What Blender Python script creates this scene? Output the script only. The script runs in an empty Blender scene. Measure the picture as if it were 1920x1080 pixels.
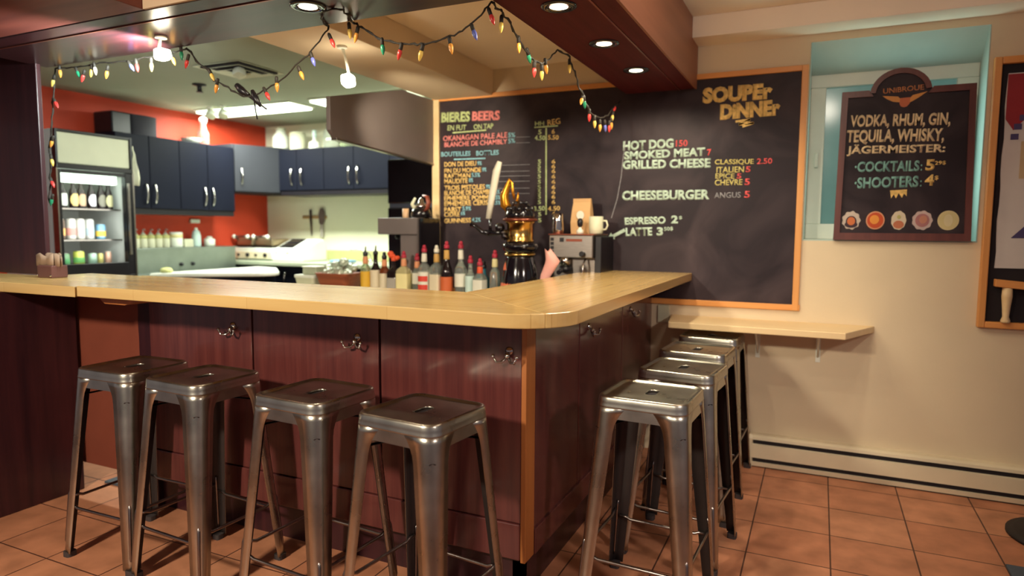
import bpy, bmesh, math, random
from mathutils import Vector, Matrix
random.seed(7)
SC = bpy.context.scene
COL = SC.collection
R = math.radians

# ------------------------------------------------------------------ camera
cam_data = bpy.data.cameras.new('camera')
cam = bpy.data.objects.new('camera', cam_data)
COL.objects.link(cam)
cam_data.sensor_width = 36.0
cam_data.lens = 1249.82 / 1920 * 36.0
pt, yw, rl = R(5.0687), R(24.7256), R(0.3583)
fw = Vector((-math.sin(yw) * math.cos(pt), math.cos(yw) * math.cos(pt), -math.sin(pt)))
rt = Vector((math.cos(yw), math.sin(yw), 0))
up = rt.cross(fw)
r2 = math.cos(rl) * rt + math.sin(rl) * up
u2 = -math.sin(rl) * rt + math.cos(rl) * up
cam.matrix_world = Matrix(((r2.x, u2.x, -fw.x, 0), (r2.y, u2.y, -fw.y, 0), (r2.z, u2.z, -fw.z, 1.36), (0, 0, 0, 1)))
cam_data.clip_start = 0.05
cam_data.dof.use_dof = True
cam_data.dof.focus_distance = 2.55
cam_data.dof.aperture_fstop = 1.45
SC.camera = cam

# ------------------------------------------------------------------ view, world
SC.view_settings.view_transform = 'Standard'
SC.view_settings.look = 'None'
SC.view_settings.gamma = 1.0
SC.view_settings.use_curve_mapping = False
SC.view_settings.exposure = 0.0

def lin(c):
    c = c / 255.0
    return c / 12.92 if c <= 0.04045 else ((c + 0.055) / 1.055) ** 2.4

def rgb(h):
    return (lin(h[0]), lin(h[1]), lin(h[2]), 1.0)

world = bpy.data.worlds.new('room_world')
SC.world = world
world.use_nodes = True
bg = world.node_tree.nodes['Background']
bg.inputs['Color'].default_value = (0.52, 0.46, 0.50, 1)
bg.inputs['Strength'].default_value = 0.34

# ------------------------------------------------------------------ large lights (ceiling fixtures, window daylight and added unseen fill)
def area(name, loc, size, power, col, rot=(0, 0, 0), sizey=None, spread=None):
    d = bpy.data.lights.new(name, 'AREA')
    d.size = size
    if sizey:
        d.shape = 'RECTANGLE'; d.size_y = sizey
    d.energy = power; d.color = col
    if spread: d.spread = R(spread)
    o = bpy.data.objects.new(name, d); COL.objects.link(o)
    o.location = loc; o.rotation_euler = rot
    return o

def spot(name, loc, target, power, col, angle=90, blend=0.6, radius=0.04):
    d = bpy.data.lights.new(name, 'SPOT')
    d.energy = power; d.color = col; d.spot_size = R(angle); d.spot_blend = blend; d.shadow_soft_size = radius
    o = bpy.data.objects.new(name, d); COL.objects.link(o)
    o.location = loc
    o.rotation_euler = (Vector(target) - Vector(loc)).to_track_quat('-Z', 'Y').to_euler()
    return o

WARM = (1.0, 0.88, 0.64)
COOL = (0.94, 1.0, 0.88)
spot('unseen_room_light', (-2.0, -0.9, 2.40), (-2.3, 1.9, 0.7), 520, (1.0, 0.88, 0.68), 84, 1.0, 0.12)
spot('unseen_room_light', (1.9, 0.6, 2.40), (-0.95, 2.9, 0.4), 175, (1.0, 0.86, 0.76), 60, 1.0, 0.12)  # added unseen fill brightening the bar's side panels and right stools
def fill_point(name, loc, power, col, radius=0.12):
    d = bpy.data.lights.new(name, 'POINT'); d.energy = power; d.color = col; d.shadow_soft_size = radius
    o = bpy.data.objects.new(name, d); COL.objects.link(o); o.location = loc
    return o
fill_point('unseen_room_light', (0.0, 2.45, 2.33), 12, (1.0, 0.88, 0.72), 0.08)  # added unseen point fill that lifts the ceiling
spot('unseen_room_light', (-0.35, -1.0, 2.42), (-0.40, 4.05, 0.62), 140, (1.0, 0.89, 0.70), 35, 1.0, 0.10)  # added unseen narrow spot brightening the lower wall and heater
spot('room_downlight', (-0.1, 2.9, 2.50), (-0.22, 4.05, 0.45), 30, (1.0, 0.89, 0.68), 66, 1.0, 0.06)
area('kitchen_tube', (-4.6, 4.5, 2.36), 1.1, 66, COOL, sizey=0.26)
area('window_daylight', (0.33, 4.225, 1.75), 0.5, 5.5, (0.62, 1.0, 0.92), rot=(R(-90), 0, 0), sizey=0.7)
area('kitchen_tube', (-3.28, 4.48, 2.36), 1.1, 44, COOL, sizey=0.2)

# ------------------------------------------------------------------ materials
def newmat(name):
    m = bpy.data.materials.new(name); m.use_nodes = True
    return m, m.node_tree, m.node_tree.nodes['Principled BSDF']

def mat(name, c, rough=0.6, metal=0.0, var=0.06, scale=6.0, bump=0.0, bscale=60.0, emit=None, estr=0.0,
        trans=0.0, ior=1.45, spec=0.5, rvar=0.0, coat=0.0, stretch=(1, 1, 1), alpha=1.0):
    m, t, b = newmat(name)
    N, L = t.nodes, t.links
    b.inputs['Roughness'].default_value = rough
    b.inputs['Metallic'].default_value = metal
    b.inputs['Specular IOR Level'].default_value = spec
    b.inputs['IOR'].default_value = ior
    b.inputs['Transmission Weight'].default_value = trans
    b.inputs['Coat Weight'].default_value = coat
    b.inputs['Coat Roughness'].default_value = 0.12
    b.inputs['Alpha'].default_value = alpha
    col = rgb(c)
    tc = N.new('ShaderNodeTexCoord'); mp = N.new('ShaderNodeMapping')
    mp.inputs['Scale'].default_value = stretch
    L.new(tc.outputs['Object'], mp.inputs['Vector'])
    nz = N.new('ShaderNodeTexNoise'); nz.inputs['Scale'].default_value = scale; nz.inputs['Detail'].default_value = 5
    L.new(mp.outputs['Vector'], nz.inputs['Vector'])
    cr = N.new('ShaderNodeValToRGB')
    cr.color_ramp.elements[0].position = 0.3; cr.color_ramp.elements[1].position = 0.7
    cr.color_ramp.elements[0].color = tuple(max(0, x * (1 - var * 2)) for x in col[:3]) + (1,)
    cr.color_ramp.elements[1].color = tuple(min(1, x * (1 + var)) for x in col[:3]) + (1,)
    L.new(nz.outputs['Fac'], cr.inputs['Fac'])
    L.new(cr.outputs['Color'], b.inputs['Base Color'])
    if rvar:
        mr = N.new('ShaderNodeMapRange')
        mr.inputs['To Min'].default_value = max(0.02, rough - rvar); mr.inputs['To Max'].default_value = rough + rvar
        L.new(nz.outputs['Fac'], mr.inputs['Value']); L.new(mr.outputs['Result'], b.inputs['Roughness'])
    if bump:
        n2 = N.new('ShaderNodeTexNoise'); n2.inputs['Scale'].default_value = bscale; n2.inputs['Detail'].default_value = 4
        L.new(mp.outputs['Vector'], n2.inputs['Vector'])
        bp = N.new('ShaderNodeBump'); bp.inputs['Strength'].default_value = bump; bp.inputs['Distance'].default_value = 0.01
        L.new(n2.outputs['Fac'], bp.inputs['Height']); L.new(bp.outputs['Normal'], b.inputs['Normal'])
    if emit:
        b.inputs['Emission Color'].default_value = rgb(emit); b.inputs['Emission Strength'].default_value = estr
    return m

def wood(name, c1, c2, axis='Z', rough=0.35, scale=14.0, coat=0.0, staves=None, spec=0.5, c3=None):
    """streaked wood: noise drawn out along the grain axis; staves = width of glued strips"""
    m, t, b = newmat(name)
    N, L = t.nodes, t.links
    tc = N.new('ShaderNodeTexCoord'); mp = N.new('ShaderNodeMapping')
    k = 0.05
    s = {'X': (k, 1, 1), 'Y': (1, k, 1), 'Z': (1, 1, k)}[axis]
    mp.inputs['Scale'].default_value = s
    L.new(tc.outputs['Object'], mp.inputs['Vector'])
    nz = N.new('ShaderNodeTexNoise'); nz.inputs['Scale'].default_value = scale; nz.inputs['Detail'].default_value = 8
    nz.inputs['Roughness'].default_value = 0.6
    L.new(mp.outputs['Vector'], nz.inputs['Vector'])
    cr = N.new('ShaderNodeValToRGB')
    cr.color_ramp.elements[0].position = 0.32; cr.color_ramp.elements[1].position = 0.68
    cr.color_ramp.elements[0].color = rgb(c1); cr.color_ramp.elements[1].color = rgb(c2)
    L.new(nz.outputs['Fac'], cr.inputs['Fac'])
    out = cr.outputs['Color']
    if staves:
        bk = N.new('ShaderNodeTexBrick')
        bk.inputs['Scale'].default_value = 1.0
        bk.inputs['Brick Width'].default_value = 0.62; bk.inputs['Row Height'].default_value = staves
        bk.inputs['Mortar Size'].default_value = 0.0007
        bk.inputs['Color1'].default_value = (0.94, 0.925, 0.90, 1); bk.inputs['Color2'].default_value = (1, 1, 1, 1)
        bk.inputs['Mortar'].default_value = (0.7, 0.62, 0.5, 1)
        m2 = N.new('ShaderNodeMapping')
        if axis == 'Y': m2.inputs['Rotation'].default_value = (0, 0, R(90))
        L.new(tc.outputs['Object'], m2.inputs['Vector']); L.new(m2.outputs['Vector'], bk.inputs['Vector'])
        mx = N.new('ShaderNodeMix'); mx.data_type = 'RGBA'; mx.blend_type = 'MULTIPLY'
        mx.inputs['Factor'].default_value = 1.0
        L.new(out, mx.inputs['A']); L.new(bk.outputs['Color'], mx.inputs['B'])
        out = mx.outputs['Result']
    L.new(out, b.inputs['Base Color'])
    b.inputs['Roughness'].default_value = rough
    b.inputs['Coat Weight'].default_value = coat; b.inputs['Coat Roughness'].default_value = 0.1
    b.inputs['Specular IOR Level'].default_value = spec
    bp = N.new('ShaderNodeBump'); bp.inputs['Strength'].default_value = 0.08; bp.inputs['Distance'].default_value = 0.004
    L.new(nz.outputs['Fac'], bp.inputs['Height']); L.new(bp.outputs['Normal'], b.inputs['Normal'])
    return m

def tile_mat():
    m, t, b = newmat('terracotta_tile')
    N, L = t.nodes, t.links
    tc = N.new('ShaderNodeTexCoord'); mp = N.new('ShaderNodeMapping')
    mp.inputs['Location'].default_value = (-0.095 + 0.325 * 40, -3.215 + 0.325 * 40, 0)
    L.new(tc.outputs['Object'], mp.inputs['Vector'])
    bk = N.new('ShaderNodeTexBrick'); bk.offset = 0.0; bk.squash = 1.0
    bk.inputs['Scale'].default_value = 1.0
    bk.inputs['Brick Width'].default_value = 0.325; bk.inputs['Row Height'].default_value = 0.325
    bk.inputs['Mortar Size'].default_value = 0.0035; bk.inputs['Mortar Smooth'].default_value = 0.2
    bk.inputs['Color1'].default_value = rgb((198, 138, 104)); bk.inputs['Color2'].default_value = rgb((184, 122, 90))
    bk.inputs['Mortar'].default_value = rgb((88, 56, 44))
    L.new(mp.outputs['Vector'], bk.inputs['Vector'])
    nz = N.new('ShaderNodeTexNoise'); nz.inputs['Scale'].default_value = 7; nz.inputs['Detail'].default_value = 8
    L.new(tc.outputs['Object'], nz.inputs['Vector'])
    cr = N.new('ShaderNodeValToRGB')
    cr.color_ramp.elements[0].position = 0.3; cr.color_ramp.elements[1].position = 0.7
    cr.color_ramp.elements[0].color = (0.68, 0.66, 0.64, 1); cr.color_ramp.elements[1].color = (1.08, 1.06, 1.05, 1)
    L.new(nz.outputs['Fac'], cr.inputs['Fac'])
    mx = N.new('ShaderNodeMix'); mx.data_type = 'RGBA'; mx.blend_type = 'MULTIPLY'; mx.inputs['Factor'].default_value = 1
    L.new(bk.outputs['Color'], mx.inputs['A']); L.new(cr.outputs['Color'], mx.inputs['B'])
    L.new(mx.outputs['Result'], b.inputs['Base Color'])
    b.inputs['Roughness'].default_value = 0.5; b.inputs['Specular IOR Level'].default_value = 0.35
    bp = N.new('ShaderNodeBump'); bp.inputs['Strength'].default_value = 0.35; bp.inputs['Distance'].default_value = 0.003
    bp.invert = True
    L.new(bk.outputs['Fac'], bp.inputs['Height']); L.new(bp.outputs['Normal'], b.inputs['Normal'])
    return m

def board_mat():
    """black chalkboard with rubbed chalk haze and streaks"""
    m, t, b = newmat('chalkboard_paint')
    N, L = t.nodes, t.links
    tc = N.new('ShaderNodeTexCoord')
    n1 = N.new('ShaderNodeTexNoise'); n1.inputs['Scale'].default_value = 2.6; n1.inputs['Detail'].default_value = 7
    n1.inputs['Distortion'].default_value = 1.4
    L.new(tc.outputs['Object'], n1.inputs['Vector'])
    cr = N.new('ShaderNodeValToRGB')
    cr.color_ramp.elements[0].position = 0.38; cr.color_ramp.elements[1].position = 0.78
    cr.color_ramp.elements[0].color = rgb((36, 26, 33)); cr.color_ramp.elements[1].color = rgb((70, 57, 61))
    L.new(n1.outputs['Fac'], cr.inputs['Fac']); L.new(cr.outputs['Color'], b.inputs['Base Color'])
    b.inputs['Roughness'].default_value = 0.55; b.inputs['Specular IOR Level'].default_value = 0.25
    return m

def steel_mat():
    """worn raw sheet steel: dull patches, polished streaks and a few bright dings"""
    m, t, b = newmat('worn_sheet_steel')
    N, L = t.nodes, t.links
    tc = N.new('ShaderNodeTexCoord'); oi = N.new('ShaderNodeObjectInfo')
    n1 = N.new('ShaderNodeTexNoise'); n1.inputs['Scale'].default_value = 9; n1.inputs['Detail'].default_value = 6
    L.new(tc.outputs['Object'], n1.inputs['Vector'])
    cr = N.new('ShaderNodeValToRGB')
    cr.color_ramp.elements[0].position = 0.35; cr.color_ramp.elements[1].position = 0.7
    cr.color_ramp.elements[0].color = rgb((170, 166, 154)); cr.color_ramp.elements[1].color = rgb((200, 195, 182))
    L.new(n1.outputs['Fac'], cr.inputs['Fac'])
    L.new(cr.outputs['Color'], b.inputs['Base Color'])
    mr = N.new('ShaderNodeMapRange'); mr.inputs['To Min'].default_value = 0.22; mr.inputs['To Max'].default_value = 0.36
    L.new(n1.outputs['Fac'], mr.inputs['Value']); L.new(mr.outputs['Result'], b.inputs['Roughness'])
    b.inputs['Metallic'].default_value = 1.0
    n2 = N.new('ShaderNodeTexNoise'); n2.inputs['Scale'].default_value = 26; n2.inputs['Detail'].default_value = 3
    L.new(tc.outputs['Object'], n2.inputs['Vector'])
    bp = N.new('ShaderNodeBump'); bp.inputs['Strength'].default_value = 0.05; bp.inputs['Distance'].default_value = 0.004
    L.new(n2.outputs['Fac'], bp.inputs['Height']); L.new(bp.outputs['Normal'], b.inputs['Normal'])
    return m

def pane_mat(name, tint=(246, 249, 247), refl=0.10):
    """thin window glass: see-through with a mirror share at the surface"""
    m = bpy.data.materials.new(name); m.use_nodes = True
    t = m.node_tree; N, L = t.nodes, t.links
    N.clear()
    out = N.new('ShaderNodeOutputMaterial'); mix = N.new('ShaderNodeMixShader')
    tr = N.new('ShaderNodeBsdfTransparent'); gl = N.new('ShaderNodeBsdfGlossy')
    nz = N.new('ShaderNodeTexNoise'); nz.inputs['Scale'].default_value = 3
    cr = N.new('ShaderNodeMapRange'); cr.inputs['To Min'].default_value = refl * 0.6; cr.inputs['To Max'].default_value = refl * 1.4
    L.new(nz.outputs['Fac'], cr.inputs['Value']); L.new(cr.outputs['Result'], mix.inputs['Fac'])
    tr.inputs['Color'].default_value = rgb(tint); gl.inputs['Roughness'].default_value = 0.05
    L.new(tr.outputs[0], mix.inputs[1]); L.new(gl.outputs[0], mix.inputs[2]); L.new(mix.outputs[0], out.inputs['Surface'])
    return m

M = {}
M['tile'] = tile_mat()
M['wall'] = mat('cream_wall_paint', (218, 199, 168), 0.75, var=0.03, scale=2.2, bump=0.05, bscale=90)
M['ceiling'] = mat('tan_ceiling_paint', (246, 230, 210), 0.8, var=0.03, scale=2)
M['header'] = mat('tan_header_paint', (186, 160, 132), 0.75, var=0.03, scale=2)
M['kceil'] = mat('pale_kitchen_ceiling', (164, 170, 150), 0.8, var=0.03, scale=2)
M['kwall'] = mat('cream_kitchen_wall', (226, 224, 196), 0.7, var=0.03, scale=2)
M['red'] = mat('orange_red_wall_paint', (196, 62, 34), 0.6, var=0.05, scale=2)
M['duct'] = mat('cream_boxed_duct', (228, 208, 178), 0.7, var=0.03, scale=2)
M['reveal'] = mat('pale_window_reveal', (176, 190, 180), 0.7, var=0.03)
M['dark_wood'] = wood('dark_stained_wood', (40, 17, 24), (64, 28, 32), 'Z', 0.38, 22, coat=0.15)
M['dark_wood_x'] = wood('dark_stained_wood_long', (40, 17, 21), (60, 26, 29), 'X', 0.3, 16, spec=0.45)
M['dark_wood_y'] = wood('dark_stained_wood_deep', (72, 26, 32), (94, 36, 42), 'Y', 0.6, 16, spec=0.12)
M['panel'] = wood('brown_red_veneer', (76, 36, 36), (100, 51, 47), 'Z', 0.26, 26, coat=0.3)
M['gate'] = mat('red_brown_paint', (122, 62, 46), 0.5, var=0.05)
M['orange_wood'] = wood('orange_brown_trim', (150, 86, 40), (178, 108, 52), 'Z', 0.5, 20)
M['brown_panel'] = wood('red_brown_ceiling_panel', (96, 44, 38), (122, 60, 50), 'X', 0.45, 12)
M['sign_frame'] = wood('brown_sign_frame', (84, 42, 40), (108, 58, 50), 'Z', 0.4, 20)
M['fascia'] = wood('brown_fascia_board', (136, 84, 62), (156, 100, 74), 'Y', 0.5, 10)
M['top_x'] = wood('blond_butcher_block', (196, 158, 98), (212, 180, 120), 'X', 0.24, 12, coat=0.25, staves=0.045)
M['top_y'] = wood('blond_butcher_block_deep', (196, 158, 98), (212, 180, 120), 'Y', 0.24, 12, coat=0.25, staves=0.045)
M['frame_wood'] = wood('orange_pine_frame', (206, 132, 66), (228, 158, 88), 'X', 0.45, 14)
M['frame_wood_z'] = wood('orange_pine_upright', (206, 138, 72), (228, 164, 96), 'Z', 0.45, 14)
M['ledge_wood'] = wood('pale_pine_ledge', (222, 190, 140), (236, 208, 162), 'X', 0.45, 12)
M['board'] = board_mat()
M['steel'] = steel_mat()
M['darksteel'] = mat('dark_bare_steel', (70, 62, 62), 0.4, 1.0, var=0.1, scale=12)
M['inside_steel'] = mat('dull_shaded_steel_inside', (74, 66, 64), 0.6, 0.8, var=0.06, scale=8)  # darkened copy of the stool steel; inner-face shade put into its colour
M['rodsteel'] = mat('bright_rod_steel', (150, 140, 136), 0.28, 1.0, var=0.1, scale=12)
M['rubber'] = mat('grey_rubber', (62, 54, 54), 0.7)
M['chrome'] = mat('chrome', (200, 196, 192), 0.12, 1.0, var=0.03)
M['brushed'] = mat('brushed_stainless', (150, 142, 136), 0.34, 1.0, var=0.06, stretch=(1, 1, 12), scale=20)
M['sink'] = mat('satin_sink_steel', (134, 142, 134), 0.36, 0.8, var=0.06, scale=8)
M['grey_panel'] = mat('grey_brown_sheet_metal', (122, 112, 110), 0.5, 0.2, var=0.05, scale=3)
M['black'] = mat('black_plastic', (24, 21, 26), 0.35, var=0.05)
M['blackgloss'] = mat('black_gloss', (16, 13, 18), 0.10, var=0.03, coat=0.6)
M['navy'] = mat('navy_cabinet_laminate', (19, 21, 31), 0.5, spec=0.08, var=0.06, scale=3)
M['slate'] = mat('slate_cabinet_laminate', (46, 47, 52), 0.5, spec=0.1, var=0.05, scale=3)
M['white'] = mat('white_enamel', (232, 234, 220), 0.4, var=0.03)
M['heater'] = mat('cream_heater_enamel', (222, 208, 178), 0.4, var=0.03)
M['slot'] = mat('shadow_black_slot', (30, 22, 26), 0.8)
M['cream'] = mat('cream_plastic', (206, 204, 176), 0.5, var=0.03)
M['counter'] = mat('grey_green_laminate_top', (168, 176, 152), 0.4, var=0.05, scale=30)
M['splash'] = mat('olive_backsplash', (176, 176, 122), 0.5, var=0.05)
M['mat'] = mat('blue_grey_floor_mat', (74, 82, 92), 0.85, bump=0.2)
M['iron'] = mat('black_cast_iron', (26, 20, 24), 0.5)
M['brass'] = mat('polished_brass', (206, 164, 92), 0.2, 1.0, var=0.05)
M['copper'] = mat('copper_bead', (150, 84, 66), 0.3, 0.8, var=0.05)
M['gold'] = mat('amber_gilt', (206, 140, 40), 0.25, 0.8, var=0.08)
M['wire'] = mat('dark_green_cord', (46, 40, 34), 0.6)
M['lamp'] = mat('lit_lamp_face', (255, 244, 220), 0.5, var=0.0, emit=(255, 238, 205), estr=9.0)
M['lamp_shade'] = mat('glowing_frosted_glass_shade', (255, 246, 226), 0.5, var=0.0, emit=(255, 240, 210), estr=26.0)
M['fluo'] = mat('lit_fluorescent_diffuser', (246, 255, 236), 0.5, var=0.0, emit=(240, 255, 226), estr=6.0)
M['fridgelamp'] = mat('lit_fridge_tube', (246, 255, 236), 0.5, var=0.0, emit=(236, 255, 236), estr=4.5)
M['skyglass'] = mat('daylit_window_glass', (84, 112, 106), 0.15, var=0.1, scale=5, emit=(120, 168, 158), estr=0.28)
M['pane'] = pane_mat('fridge_door_glass')
M['fridgewhite'] = mat('fridge_liner', (206, 208, 204), 0.5, var=0.02)
M['paper'] = mat('white_poster_paper', (206, 198, 192), 0.6, var=0.03)
M['kraft'] = mat('kraft_paper', (204, 162, 112), 0.7, var=0.06)
M['pink'] = mat('pale_pink_paper', (222, 160, 148), 0.7, var=0.05)
M['foil'] = mat('crinkled_clear_film', (196, 208, 190), 0.25, 0.4, var=0.12, scale=30, bump=0.8, bscale=40)
M['basket'] = wood('woven_basket', (120, 56, 34), (162, 84, 50), 'X', 0.6, 40)
M['foldwood'] = wood('pale_knife_rail', (150, 118, 76), (172, 138, 92), 'X', 0.5, 20)
def solid(name, c, rough=0.5, **k):
    if name not in M: M[name] = mat(name, c, rough, **k)
    return M[name]
for k_, c_ in dict(y=(238, 198, 120), w=(186, 208, 190), r=(226, 92, 92), l=(206, 192, 116), g=(140, 138, 142), v=(196, 212, 150),
                   p=(236, 140, 136), b=(140, 196, 210), c=(236, 212, 170), t=(128, 176, 168), o=(196, 128, 84)).items():
    M['chalk_' + k_] = mat({'y': 'yellow', 'w': 'mint_white', 'r': 'red', 'l': 'olive_yellow', 'g': 'grey', 'v': 'lime', 'p': 'pink',
                            'b': 'sky_blue', 'c': 'cream', 't': 'teal', 'o': 'bronze'}[k_] + '_chalk', c_, 0.9, var=0.14, scale=60)

# ------------------------------------------------------------------ mesh helpers
class MB:
    def __init__(s): s.v = []; s.f = []; s.m = []; s.s = []
    def _add(s, vs, fs, m=0, smooth=False):
        o = len(s.v); s.v += [tuple(v) for v in vs]
        for f in fs: s.f.append(tuple(o + i for i in f)); s.m.append(m); s.s.append(smooth)
        return s
    def box(s, x0, x1, y0, y1, z0, z1, m=0):
        x0, x1 = min(x0, x1), max(x0, x1); y0, y1 = min(y0, y1), max(y0, y1); z0, z1 = min(z0, z1), max(z0, z1)
        vs = [(x0, y0, z0), (x1, y0, z0), (x1, y1, z0), (x0, y1, z0), (x0, y0, z1), (x1, y0, z1), (x1, y1, z1), (x0, y1, z1)]
        return s._add(vs, [(3, 2, 1, 0), (4, 5, 6, 7), (0, 1, 5, 4), (1, 2, 6, 5), (2, 3, 7, 6), (3, 0, 4, 7)], m)
    def prism(s, poly, a, b, axis='z', m=0, smooth=False):
        """poly: 2-D outline, extruded from a to b along axis (z: xy outline, y: xz outline, x: yz outline)"""
        n = len(poly)
        ar = sum(poly[i][0] * poly[(i + 1) % n][1] - poly[(i + 1) % n][0] * poly[i][1] for i in range(n))
        if (ar < 0) != (axis == 'y'): poly = poly[::-1]
        P = {'z': lambda p, t: (p[0], p[1], t), 'y': lambda p, t: (p[0], t, p[1]), 'x': lambda p, t: (t, p[0], p[1])}[axis]
        vs = [P(p, a) for p in poly] + [P(p, b) for p in poly]
        fs = [tuple(range(n))[::-1], tuple(range(n, 2 * n))]
        s._add(vs, fs, m, False)
        o = len(s.v) - 2 * n
        for i in range(n):
            j = (i + 1) % n
            s.f.append((o + i, o + j, o + n + j, o + n + i)); s.m.append(m); s.s.append(smooth)
        return s
    def lathe(s, prof, c=(0, 0, 0), n=24, m=0, mats=None, sx=1, sy=1, smooth=True):
        o = len(s.v)
        for r, z in prof:
            for k in range(n):
                a = 2 * math.pi * k / n
                s.v.append((c[0] + r * sx * math.cos(a), c[1] + r * sy * math.sin(a), c[2] + z))
        for i in range(len(prof) - 1):
            for k in range(n):
                j = (k + 1) % n
                s.f.append((o + i * n + k, o + i * n + j, o + (i + 1) * n + j, o + (i + 1) * n + k))
                s.m.append(mats[i] if mats else m); s.s.append(smooth)
        s.f.append(tuple(o + k for k in range(n))[::-1]); s.m.append(mats[0] if mats else m); s.s.append(False)
        e = o + (len(prof) - 1) * n
        s.f.append(tuple(e + k for k in range(n))); s.m.append(mats[-1] if mats else m); s.s.append(False)
        return s
    def tube(s, pts, r, n=8, m=0, flat=None):
        pts = [Vector(p) for p in pts]; o = len(s.v); k = len(pts)
        rs = r if isinstance(r, (list, tuple)) else [r] * k
        pn = None
        for i, p in enumerate(pts):
            d = (pts[min(i + 1, k - 1)] - pts[max(i - 1, 0)]).normalized()
            if pn is None:
                a = Vector((0, 0, 1)) if abs(d.z) < 0.9 else Vector((1, 0, 0))
                pn = d.cross(a).normalized()
            else:
                pn = (pn - d * pn.dot(d)).normalized()
            q = d.cross(pn)
            for j in range(n):
                t = 2 * math.pi * j / n
                s.v.append(tuple(p + rs[i] * (math.cos(t) * pn + math.sin(t) * q * (flat or 1))))
        for i in range(k - 1):
            for j in range(n):
                l = (j + 1) % n
                s.f.append((o + i * n + j, o + i * n + l, o + (i + 1) * n + l, o + (i + 1) * n + j)); s.m.append(m); s.s.append(True)
        s.f.append(tuple(o + j for j in range(n))[::-1]); s.m.append(m); s.s.append(False)
        s.f.append(tuple(o + (k - 1) * n + j for j in range(n))); s.m.append(m); s.s.append(False)
        return s
    def ball(s, c, r, m=0, n=12, k=8, sx=1, sy=1, sz=1):
        prof = [(max(1e-4, r * math.sin(math.pi * i / k)), -r * sz * math.cos(math.pi * i / k)) for i in range(k + 1)]
        return s.lathe(prof, c, n, m, sx=sx, sy=sy)
    def loops(s, rings, m=0, smooth=True, close=True):
        """rings: lists of equal length of 3-D points, skinned one to the next"""
        n = len(rings[0]); o = len(s.v)
        for r_ in rings: s.v += [tuple(p) for p in r_]
        for i in range(len(rings) - 1):
            for k in range(n if close else n - 1):
                j = (k + 1) % n
                s.f.append((o + i * n + k, o + i * n + j, o + (i + 1) * n + j, o + (i + 1) * n + k)); s.m.append(m); s.s.append(smooth)
        return s

def wloc(o):
    v = Vector((0, 0, 0))
    while o is not None:
        v += o.location; o = o.parent
    return v

def obj(name, mb, mats, parent=None, W=True, bevel=0.0, solidify=0.0, inner=0, sub=0, loc=None, seg=2):
    me = bpy.data.meshes.new(name)
    off = wloc(parent) if (W and parent is not None) else Vector((0, 0, 0))
    if loc is not None: off = Vector(loc)
    me.from_pydata([(v[0] - off.x, v[1] - off.y, v[2] - off.z) for v in mb.v] if off.length else mb.v, [], mb.f)
    if not isinstance(mats, (list, tuple)): mats = [mats]
    for m in mats: me.materials.append(M[m] if isinstance(m, str) else m)
    me.polygons.foreach_set('material_index', mb.m)
    me.polygons.foreach_set('use_smooth', mb.s)
    me.update()
    o = bpy.data.objects.new(name, me); COL.objects.link(o)
    if parent is not None: o.parent = parent
    elif loc is not None: o.location = loc
    if solidify:
        md = o.modifiers.new('solidify', 'SOLIDIFY'); md.thickness = solidify; md.offset = -1; md.material_offset = inner
    if bevel:
        md = o.modifiers.new('bevel', 'BEVEL'); md.width = bevel; md.segments = seg; md.limit_method = 'ANGLE'; md.angle_limit = R(40)
    if sub:
        md = o.modifiers.new('subsurf', 'SUBSURF'); md.levels = sub; md.render_levels = sub
    return o

def tag(o, label, cat, group=None):
    o['label'] = label; o['category'] = cat
    if group: o['group'] = group
    return o

def thing(name, label, cat, loc=(0, 0, 0), rz=0.0, group=None):
    o = bpy.data.objects.new(name, None); COL.objects.link(o)
    o.location = loc; o.rotation_euler = (0, 0, rz); o.empty_display_size = 0.05
    return tag(o, label, cat, group)

def struct(name, mb, mats, **k):
    o = obj(name, mb, mats, **k); o['kind'] = 'structure'
    return o

def dup(root, loc, rz=0.0, label=None, group=None):
    def cp(o, par):
        c = o.copy(); COL.objects.link(c)
        if par is not None: c.parent = par
        for ch in [x for x in bpy.data.objects if x.parent == o]: cp(ch, c)
        return c
    r_ = cp(root, None)
    r_.location = loc; r_.rotation_euler = (0, 0, rz)
    if label: r_['label'] = label
    if group: r_['group'] = group
    return r_

FONT_CACHE = {}
def text_mesh(s, w, h, rot, x, y, z, m, name, parent, bold=0.03, slant=0.0):
    """lettering facing -y on the plane y"""
    cu = bpy.data.curves.new('lettering', 'FONT')
    cu.body = s; cu.size = 1.0; cu.offset = bold; cu.extrude = 0.0; cu.shear = slant; cu.resolution_u = 3
    tmp = bpy.data.objects.new('lettering_tmp', cu); COL.objects.link(tmp)
    dg = bpy.context.evaluated_depsgraph_get()
    me = bpy.data.meshes.new_from_object(tmp.evaluated_get(dg))
    bpy.data.objects.remove(tmp); bpy.data.curves.remove(cu)
    xs = [v.co.x for v in me.vertices]; ys = [v.co.y for v in me.vertices]
    x0, x1 = min(xs), max(xs)
    yb, yt = (min(ys), max(ys))
    if ',' in s: yb = 0.0
    kx, ky = w / max(1e-6, x1 - x0), h / max(1e-6, yt - yb)
    off = wloc(parent)
    c, sn = math.cos(rot), math.sin(rot)
    for v in me.vertices:
        a, b_ = (v.co.x - x0) * kx, (v.co.y - yb) * ky
        v.co = (x + a * c - b_ * sn - off.x, y - off.y, z + a * sn + b_ * c - off.z)
    me.materials.clear(); me.materials.append(M[m])
    o = bpy.data.objects.new(name, me); COL.objects.link(o); o.parent = parent
    md = o.modifiers.new('solidify', 'SOLIDIFY'); md.thickness = 0.0012; md.offset = 0
    return o

def arc(cx, cy, r, a0, a1, n=8):
    return [(cx + r * math.cos(R(a0 + (a1 - a0) * i / n)), cy + r * math.sin(R(a0 + (a1 - a0) * i / n))) for i in range(n + 1)]

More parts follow.
